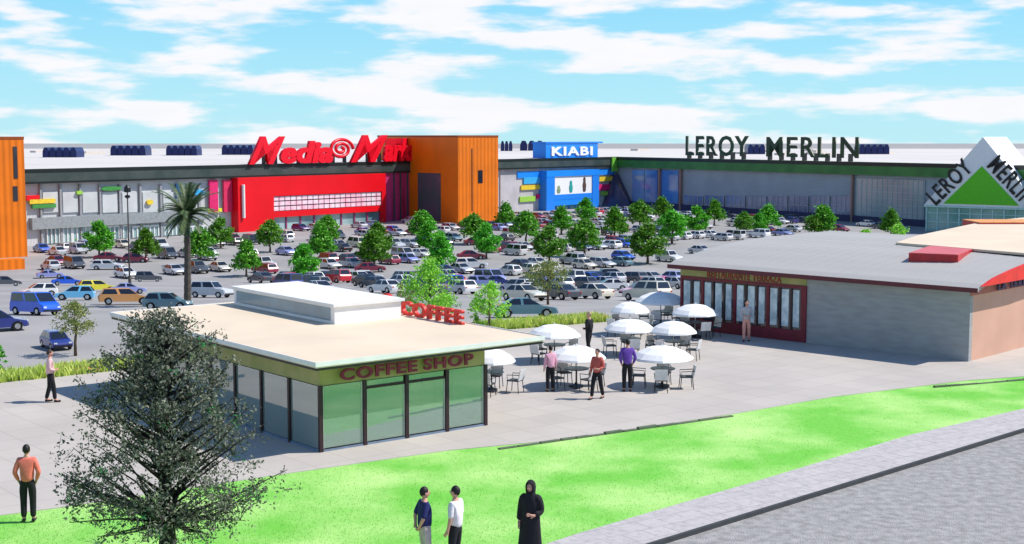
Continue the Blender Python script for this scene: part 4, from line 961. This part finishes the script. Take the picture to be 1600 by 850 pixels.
while b < 262:
    for off in (0, 5.6):
        lst = []
        a = -60.0
        while a < 330:
            a += 3.1
            p = va * a + vb * (b + off); X, Y = p.x, p.y
            if Y < 72 and not (X < -12 and Y > 56): continue
            if Y < 40: continue
            z = terr(Y); px, py = proj((X, Y, z))
            if px < 8 or px > 1592: continue
            la, lb_ = FL.loc(X, Y); ra, rb = FRt.loc(X, Y)
            if lb_ > -7 or rb > -7: continue
            if (Vector((X, Y)) - tf.o).length < 8 or (tf.loc(X, Y)[0] > -4 and tf.loc(X, Y)[0] < 14 and tf.loc(X, Y)[1] > -4): continue
            qa, qb = fT.loc(X, Y)
            if abs(qa) < 14 and qb > -4: continue
            if Vector((X, Y)).dot(Vector((1, 0))) < -40 and px < 60 and Y > 165: continue
            if px > 1062 and py > 405 - (px - 1062) * .22 and px < 1300: continue
            if px >= 1280 and py > 366: continue
            if 335 < px < 620 and py > 436 + (px - 335) * .16: continue
            if 150 < px <= 335 and py > 475: continue
            if py > 470 and px > 330: continue
            if px < 345 and py > 434: continue
            if any(abs(X - t[0]) < 1.9 and abs(Y - t[1]) < 2.4 for t in TREEPOS): continue
            if any((X - c[0]) ** 2 + (Y - c[1]) ** 2 < 4.8 ** 2 for c in CARS[:len(MAN)]): continue
            if a % 2 < 1.4:
                c1 = va * (a + 1.55) + vb * (b + off - 2.4); c2 = va * (a + 1.55) + vb * (b + off + 2.4); e = va * .06
                marks.add([(c1.x - e.x, c1.y - e.y, terr(c1.y) + .012), (c1.x + e.x, c1.y + e.y, terr(c1.y) + .012), (c2.x + e.x, c2.y + e.y, terr(c2.y) + .012), (c2.x - e.x, c2.y - e.y, terr(c2.y) + .012)], [(0, 1, 2, 3)])
            if rc.random() > .66: continue
            lst.append((px, X, Y))
        if lst: rows.append(lst)
    b += 21
kept = sum(len(r) for r in rows); print('row cars', kept)
maxn = 266
for ri, lst in enumerate(rows):
    if kept > maxn: lst = [q for q in lst if rc.random() < maxn / kept]
    lst.sort()
    for k, (px, X, Y) in enumerate(lst):
        kd = rc.choice(kinds); cl = rc.choice(pool); hd = BB + (math.pi if rc.random() < .5 else 0) + rc.gauss(0, .03)
        put_car(X, Y, hd, kd, cl, '%s %s, %s from left in %s parking row, before %s' % (cl, kd, ORD[min(k, 43)], ORD[ri], behind(px)), scale=.86 if Y > 130 else .78)
tag(marks.build('bay_markings', mat('marking_white', (.72, .72, .70), .7)), kind='structure')
print('cars', len(CARS))

# ------------------------------------------------------------------ street lamps
def lamp(px, py, hp, label, dbl=True):
    p = GT(px, py); h = hp * p.y / FPX; r = empty('street_lamp', p, label, 'street lamp', 'street lamps in the car park')
    m = MB(); m.tube([(0, 0, 0), (0, 0, .9), (0, 0, .95), (0, 0, h)], [.16, .15, .09, .055], 10); m.build('pole', mat('lamp_pole', (.07, .06, .055), .5), r)
    m = MB(); m.lathe([(.1, h), (.34, h + .05), (.30, h + .45), (.22, h + .55), (.04, h + .75)], 12); m.build('lamp_head', blackm, r)
    m = MB(); m.lathe([(.09, h - .55), (.26, h - .45), (.26, h - .3), (.09, h - .22)], 12); m.build('collar', blackm, r)
lamp(203, 450, 150, 'tall dark street lamp before the grey shop front')

# ------------------------------------------------------------------ plaza furniture
canv = mat('white_canvas', (.88, .88, .86), .8, var=.03); chm = mat('dark_wicker', (.05, .055, .06), .6); chw = mat('white_plastic', (.75, .76, .76), .4)
def make_parasol(Rr=1.02):
    r = empty('parasol'); n = 24; m = MB(); prof = [(Rr, 1.0), (Rr * .97, 1.06), (Rr * .78, 1.22), (Rr * .45, 1.38), (.04, 1.45)]
    vs = []; fs = []
    for rr, z in prof:
        for k in range(n):
            sc_ = 1 - (.035 if k % 3 == 0 else 0) * -1 if False else (1 + (.03 if k % 3 == 0 else -.01)); a = 2 * math.pi * k / n; vs.append((rr * sc_ * math.cos(a), rr * sc_ * math.sin(a), z))
    for rr, z in prof[::-1]:
        for k in range(n): a = 2 * math.pi * k / n; s2 = (1 + (.03 if k % 3 == 0 else -.01)) * .985; vs.append((rr * s2 * math.cos(a), rr * s2 * math.sin(a), z - .02))
    N = 2 * len(prof)
    for i in range(N):
        j = (i + 1) % N
        for k in range(n): fs.append((i * n + k, i * n + (k + 1) % n, j * n + (k + 1) % n, j * n + k))
    m.add(vs, fs).build('canopy', canv, r)
    m = MB(); m.tube([(0, 0, 0), (0, 0, 1.42)], .022, 8); m.build('pole', chw, r)
    m = MB(); m.lathe([(.26, 0), (.26, .06), (.06, .1), (.035, .16)], 14); m.build('base', blackm, r)
    m = MB(); m.lathe([(.02, 1.44), (.035, 1.48), (.001, 1.53)], 8); m.build('finial', chw, r)
    m = MB()
    for k in range(8): a = 2 * math.pi * k / 8; m.tube([(0.02 * math.cos(a), .02 * math.sin(a), 1.05), (Rr * .7 * math.cos(a), Rr * .7 * math.sin(a), 1.22)], .008, 4)
    m.build('ribs', chw, r)
    return r
def make_table():
    r = empty('cafe_table'); MB().lathe([(.42, .66), (.44, .68), (.42, .70)], 20).build('tabletop', mat('slate_top', (.12, .15, .16), .35), r)
    MB().lathe([(.22, 0), (.2, .03), (.03, .06), (.03, .66)], 12).build('pedestal', blackm, r); return r
def make_chair():
    r = empty('cafe_chair'); MB().box(-.22, .22, -.22, .22, .40, .44).build('seat', chm, r, bevel=.01)
    m = MB(); m.hexa([(-.24, -.22, .44), (-.24, .22, .44), (-.20, .22, .44), (-.20, -.22, .44), (-.32, -.22, .82), (-.32, .22, .82), (-.29, .22, .82), (-.29, -.22, .82)]); m.build('backrest', chw, r)
    for sx in (-1, 1):
        for sy in (-1, 1): MB().tube([(sx * .23, sy * .22, 0), (sx * .19, sy * .19, .41)], .015, 6).build('leg', blackm, r)
    for sy in (-1, 1): MB().tube([(.18, sy * .21, .42), (.2, sy * .23, .62), (-.26, sy * .23, .64)], .014, 6).build('armrest', blackm, r)
    return r
PR, TB, CHR = make_parasol(), make_table(), make_chair(); fl = {'p': 0, 't': 0, 'c': 0}
def inst(key, pr):
    o = pr if not fl[key] else copy_tree(pr); fl[key] = 1; return o
UM = [(900, 606, 'nearest left of the group', 1.0), (1034, 606, 'nearest right of the group', 1.05), (866, 566, 'behind the person in pink', 1.0),
      (984, 556, 'behind the person in purple', 1.0), (1052, 560, 'second from front at right', .9), (1086, 528, 'before the maroon framed windows', 1.0),
      (1032, 510, 'farthest, by the car park', 1.2), (984, 524, 'right of the person in black', .85), (768, 612, 'half behind the coffee shop', .8)]
for i, (px, py, wh, s) in enumerate(UM):
    p = G(px, py); z = .05; p = Vector((p.x, p.y, z))
    o = inst('p', PR); o.location = p; o.scale = (s, s, 1 if s < 1.1 else 1.08); o.rotation_euler.z = i * .7; tag(o, 'white dome parasol, ' + wh, 'parasol', 'white parasols on the plaza')
    o = inst('t', TB); o.location = p + Vector((.0, -.25, 0)); tag(o, 'small round dark table under the parasol ' + wh, 'table', 'cafe tables on the plaza')
    n = 4
    for k in range(n):
        an = i * .9 + k * 2 * math.pi / n + .5; o = inst('c', CHR); rr = .82
        o.location = p + Vector((rr * math.cos(an), rr * math.sin(an) - .25, 0)); o.rotation_euler.z = an + math.pi + random.uniform(-.3, .3)
        sd_ = ('right' if math.cos(an) > 0 else 'left'); fb_ = ('far' if math.sin(an) > 0 else 'near')
        tag(o, 'cafe chair at the %s %s side under the parasol %s' % (fb_, sd_, wh), 'chair', 'cafe chairs on the plaza')

# ------------------------------------------------------------------ people
skinm = mat('skin', (.62, .33, .24), .6, var=.05, scale=8)
def skin_obj(name, verts, edges, rad, m, parent, root=0, sub_=2):
    me = bpy.data.meshes.new(name); me.from_pydata([tuple(v) for v in verts], edges, []); o = bpy.data.objects.new(name, me); COL.objects.link(o)
    md = o.modifiers.new('Skin', 'SKIN'); md.use_smooth_shade = True
    if not me.skin_vertices: return None
    for i, r in enumerate(rad):
        sv = me.skin_vertices[0].data[i]; sv.radius = r if isinstance(r, tuple) else (r, r); sv.use_root = (i == root)
    ss = o.modifiers.new('Sub', 'SUBSURF'); ss.levels = sub_; ss.render_levels = sub_
    dg = bpy.context.evaluated_depsgraph_get(); nm = bpy.data.meshes.new_from_object(o.evaluated_get(dg)); bpy.data.objects.remove(o); nm.name = name
    nm.materials.clear(); nm.materials.append(m); nm.polygons.foreach_set('use_smooth', [True] * len(nm.polygons))
    o = bpy.data.objects.new(name, nm); COL.objects.link(o)
    if parent: o.parent = parent
    return o
def sphere_pts(c, r, n=14, mm=9):
    vs = [(c[0], c[1], c[2] - r[2])]; fs = []
    for i in range(1, mm):
        ph = -math.pi / 2 + math.pi * i / mm
        for k in range(n): th_ = 2 * math.pi * k / n; vs.append((c[0] + r[0] * math.cos(ph) * math.cos(th_), c[1] + r[1] * math.cos(ph) * math.sin(th_), c[2] + r[2] * math.sin(ph)))
    vs.append((c[0], c[1], c[2] + r[2])); last = len(vs) - 1
    for k in range(n): fs.append((0, 1 + (k + 1) % n, 1 + k))
    for i in range(mm - 2):
        for k in range(n): fs.append((1 + i * n + k, 1 + i * n + (k + 1) % n, 1 + (i + 1) * n + (k + 1) % n, 1 + (i + 1) * n + k))
    for k in range(n): fs.append((1 + (mm - 2) * n + k, 1 + (mm - 2) * n + (k + 1) % n, last))
    return vs, fs
def person(px, py, yaw, h, shirt, trous, hair, label, arms=('down', 'down'), stride=0.0, longs=True, robe=False, z=.05, hairlen=0):
    """faces local +Y; yaw turns it (0 = facing away from the camera)"""
    k = h / 1.75; g = G(px, py, z)
    ARM = {'down': ((.225, -.01, 1.13), (.235, .05, .88), (.23, .09, .82)), 'bent': ((.235, -.03, 1.13), (.14, .17, 1.07), (.08, .22, 1.09)), 'pocket': ((.26, -.06, 1.14), (.19, .03, .93), (.17, .05, .88)),
           'back': ((.23, -.12, 1.15), (.10, -.16, .95), (.04, -.16, .92)), 'up': ((.22, .06, 1.16), (.13, .2, 1.35), (.1, .2, 1.42))}
    V = []; Ed = []; Rd = []
    def v(p, r): V.append(Vector(p)); Rd.append(r); return len(V) - 1
    def e(a, b_): Ed.append((a, b_))
    pel = v((0, 0, .94), .10); sp = v((0, 0, 1.15), .10); chs = v((0, -.01, 1.34), .115); nk = v((0, 0, 1.475), .052); hd = v((0, .01, 1.56), .055)
    e(pel, sp); e(sp, chs); e(chs, nk); e(nk, hd)
    J = {}
    for s, ar in ((-1, arms[0]), (1, arms[1])):
        el, wr_, hn = ARM[ar]; sh = v((s * .165, -.01, 1.415), .055); a1 = v((s * el[0], el[1], el[2]), .042); a2 = v((s * wr_[0], wr_[1], wr_[2]), .028)
        hd_dir = Vector((s * hn[0] - s * wr_[0], hn[1] - wr_[1], hn[2] - wr_[2])).normalized(); w0 = V[a2]; pm = v(w0 + hd_dir * .06, .032)
        e(chs, sh); e(sh, a1); e(a1, a2); e(a2, pm)
        sd_ = hd_dir.cross(Vector((s, 0, 0)));
        if sd_.length < .2: sd_ = Vector((0, 1, 0))
        sd_.normalize()
        for q, (o_, l) in enumerate(((-.03, .065), (-.01, .08), (.01, .075), (.028, .06))):
            f1_ = v(V[pm] + sd_ * o_ + hd_dir * (.03 + l * .4), .009); f2 = v(V[f1_] + hd_dir * l * .5 + Vector((-s * .012, 0, 0)), .008); e(pm, f1_); e(f1_, f2)
        th_ = v(w0 + hd_dir * .035 - sd_ * .045, .010); t2 = v(V[th_] + hd_dir * .035 - sd_ * .012, .009); e(a2, th_); e(th_, t2)
        J[s] = (sh, a1, a2)
    LG = {}
    for s in (-1, 1):
        st_ = stride * s; hp = v((s * .09, 0, .90), .085); kn = v((s * .10, .03 + st_ * .5, .50), .06); an = v((s * .10, st_ - (.03 if st_ < 0 else 0), .09), .042); to = v((s * .12, st_ + .14, .04), .036); e(pel, hp); e(hp, kn); e(kn, an); e(an, to); LG[s] = (hp, kn, an, to)
    # body root
    def scl(L_): return [Vector(p) * k for p in L_]
    ob = skin_obj('person', scl(V), Ed, [r * k for r in Rd], skinm, None)
    # head joined to the body mesh
    hb = MB(); vs, fs = sphere_pts((0, .012 * k, 1.63 * k), (.074 * k, .092 * k, .118 * k)); vs = [(x * (1 - .25 * max(0, (1.61 * k - z_)) / (.1 * k)) if z_ < 1.61 * k else x, y, z_) for x, y, z_ in vs]; hb.add(vs, fs)
    hb.tube([(0, .09 * k, 1.66 * k), (0, .12 * k, 1.615 * k), (0, .095 * k, 1.605 * k)], [.008 * k, .016 * k, .012 * k], 6)
    for s in (-1, 1):
        vs, fs = sphere_pts((s * .076 * k, 0, 1.625 * k), (.012 * k, .02 * k, .032 * k), 8, 5); hb.add(vs, fs)
    me = ob.data; bv = [tuple(q.co) for q in me.vertices] + hb.v; nb_ = len(me.vertices); bf = [tuple(p.vertices) for p in me.polygons] + [tuple(i + nb_ for i in f_) for f_ in hb.f]
    nm = bpy.data.meshes.new('person'); nm.from_pydata(bv, [], bf); nm.materials.append(skinm); nm.polygons.foreach_set('use_smooth', [True] * len(nm.polygons)); ob.data = nm
    eb = MB()
    for s in (-1, 1): vs, fs = sphere_pts((s * .03 * k, .094 * k, 1.64 * k), (.012 * k, .007 * k, .008 * k), 8, 5); eb.add(vs, fs)
    eb.build('eyes', blackm, ob)
    MB().tube([(-.025 * k, .096 * k, 1.575 * k), (0, .1025 * k, 1.573 * k), (.025 * k, .096 * k, 1.575 * k)], .006 * k, 6).build('mouth', mat('lips', (.35, .10, .09), .5), ob)
    # hair
    hm = mat('hair_' + hair, {'black': (.01, .009, .009), 'brown': (.05, .03, .02), 'fair': (.5, .36, .2)}[hair], .6)
    vs, fs = sphere_pts((0, -.008 * k, 1.655 * k), (.084 * k, .098 * k, .112 * k), 16, 12)
    kf = [f_ for f_ in fs if sum(vs[i][2] for i in f_) / len(f_) > (1.645 * k + (sum(vs[i][1] for i in f_) / len(f_)) * .55) - (.03 + hairlen) * k * (1 if sum(vs[i][1] for i in f_) < 0 else 0)]
    hmb = MB(); hmb.add(vs, kf); hmb.build('hair', hm, ob, smooth=True)
    if not robe:
        vs = [(0, 0, .88), (0, 0, 1.08), (0, -.01, 1.34), (0, 0, 1.455)]; es = [(0, 1), (1, 2), (2, 3)]; rs_ = [.168, .155, .15, .07]
        for s in (-1, 1):
            sh, a1, a2 = J[s]; i0 = len(vs); vs += [V[sh], V[a1]]; rs_ += [.075, .058]; es += [(2, i0), (i0, i0 + 1)]
            if longs: vs.append(V[a1].lerp(V[a2], .9)); rs_.append(.042); es.append((i0 + 1, i0 + 2))
        skin_obj('shirt', scl(vs), es, [r * k for r in rs_], shirt, ob)
        vs = [(0, 0, .90), (0, 0, 1.0), (0, 0, 1.10)]; es = [(0, 1), (1, 2)]; rs_ = [.135, .135, .12]
        for s in (-1, 1):
            hp, kn, an, to = LG[s]; i0 = len(vs); vs += [V[hp], V[kn], V[an] + Vector((0, 0, .0))]; rs_ += [.11, .08, .068]; es += [(0, i0), (i0, i0 + 1), (i0 + 1, i0 + 2)]
        skin_obj('trousers', scl(vs), es, [r * k for r in rs_], trous, ob)
        for s in (-1, 1):
            hp, kn, an, to = LG[s]; bz_ = Vector((0, 0, .045)); A_ = Vector((V[an].x, V[an].y - .05, .045)); T_ = Vector((V[to].x, V[to].y + .05, .035))
            skin_obj('shoe', scl([A_, A_.lerp(T_, .5), T_]), [(0, 1), (1, 2)], [.045 * k, .048 * k, .034 * k], blackm, ob)
    else:
        m = MB(); prof = [(.30, .24, .02), (.27, .2, .3), (.235, .17, .65), (.215, .155, .95), (.20, .145, 1.15), (.215, .145, 1.32), (.18, .12, 1.42), (.10, .10, 1.50), (.105, .115, 1.56), (.112, .125, 1.64), (.095, .11, 1.72), (.05, .06, 1.775), (.005, .005, 1.785)]
        n = 20; vs = []; fs = []
        for rx, ry, zz in prof:
            for q in range(n):
                a = 2 * math.pi * q / n; wob = 1 + (.05 * math.sin(5 * a) if zz < 1.0 else 0)
                yy = ry * math.sin(a) * wob
                if 1.52 < zz < 1.70 and math.sin(a) > .5: yy = .075
                vs.append((rx * math.cos(a) * wob * k, (yy - (.0)) * k, zz * k))
        for i in range(len(prof) - 1):
            for q in range(n):
                if prof[i][2] >= 1.55 and prof[i + 1][2] <= 1.73 and 3 <= q <= 6: continue
                fs.append((i * n + q, i * n + (q + 1) % n, (i + 1) * n + (q + 1) % n, (i + 1) * n + q))
        m.add(vs, fs).build('robe', shirt, ob, smooth=True)
        for s in (-1, 1):
            sh, a1, a2 = J[s]; skin_obj('sleeve', scl([Vector((s * .07, 0, 1.42)), V[sh] + Vector((s * .01, 0, 0)), V[a1], V[a1].lerp(V[a2], .92)]), [(0, 1), (1, 2), (2, 3)], [.09 * k, .10 * k, .08 * k, .07 * k], shirt, ob)
    ob.location = (g.x, g.y, z); ob.rotation_euler.z = yaw
    tag(ob, label, 'person', 'people on the plaza and lawn'); return ob
cl_ = lambda n, c: mat('cloth_' + n, c, .85, scale=12, var=.08)
bk_ = cl_('black', (.012, .012, .016))
person(45, 815, .15, 1.78, cl_('salmon', (.85, .20, .15)), bk_, 'black', 'person seen from behind in a salmon shirt at the left edge of the lawn', ('pocket', 'pocket'))
person(80, 628, -1.2, 1.74, cl_('pale_pink', (.80, .52, .52)), bk_, 'brown', 'person in a pale pink shirt and black trousers beside the left planting strip', ('down', 'bent'), .12)
person(860, 612, .4, 1.60, cl_('pink', (.80, .42, .55)), bk_, 'black', 'person in a pink shirt and black trousers at the left of the parasols')
person(933, 623, 2.6, 1.68, cl_('coral', (.58, .12, .10)), bk_, 'black', 'person walking in a salmon red top and dark trousers between the front parasols', ('bent', 'down'), .22)
person(980, 612, .1, 1.82, cl_('purple', (.16, .07, .42)), bk_, 'black', 'person in a purple shirt and black trousers among the parasols', ('pocket', 'pocket'))
person(920, 556, 1.0, 1.78, cl_('suit_black', (.01, .01, .014)), bk_, 'fair', 'fair haired person all in black at the back of the parasols', ('bent', 'down'), .1)
person(1166, 533, 3.0, 1.76, cl_('grey_white', (.50, .50, .52)), cl_('peach', (.70, .35, .28)), 'black', 'person in a grey white top and peach trousers before the windows of the vaulted shop', ('bent', 'bent'), .08)
person(664, 893, -1.15, 1.74, cl_('navy', (.015, .02, .12)), cl_('beige', (.55, .45, .42)), 'black', 'person in navy polo shirt and beige trousers on the lawn', ('back', 'back'), longs=False, z=.03)
person(712, 893, 1.1, 1.76, cl_('white', (.80, .76, .78)), bk_, 'black', 'person in a white shirt and black trousers on the lawn facing the one in navy', ('down', 'down'), longs=False, z=.03)
person(829, 880, 2.75, 1.72, cl_('robe_black', (.012, .011, .016)), bk_, 'black', 'person in a long black hooded robe standing alone on the lawn', ('bent', 'down'), robe=True, z=.03)
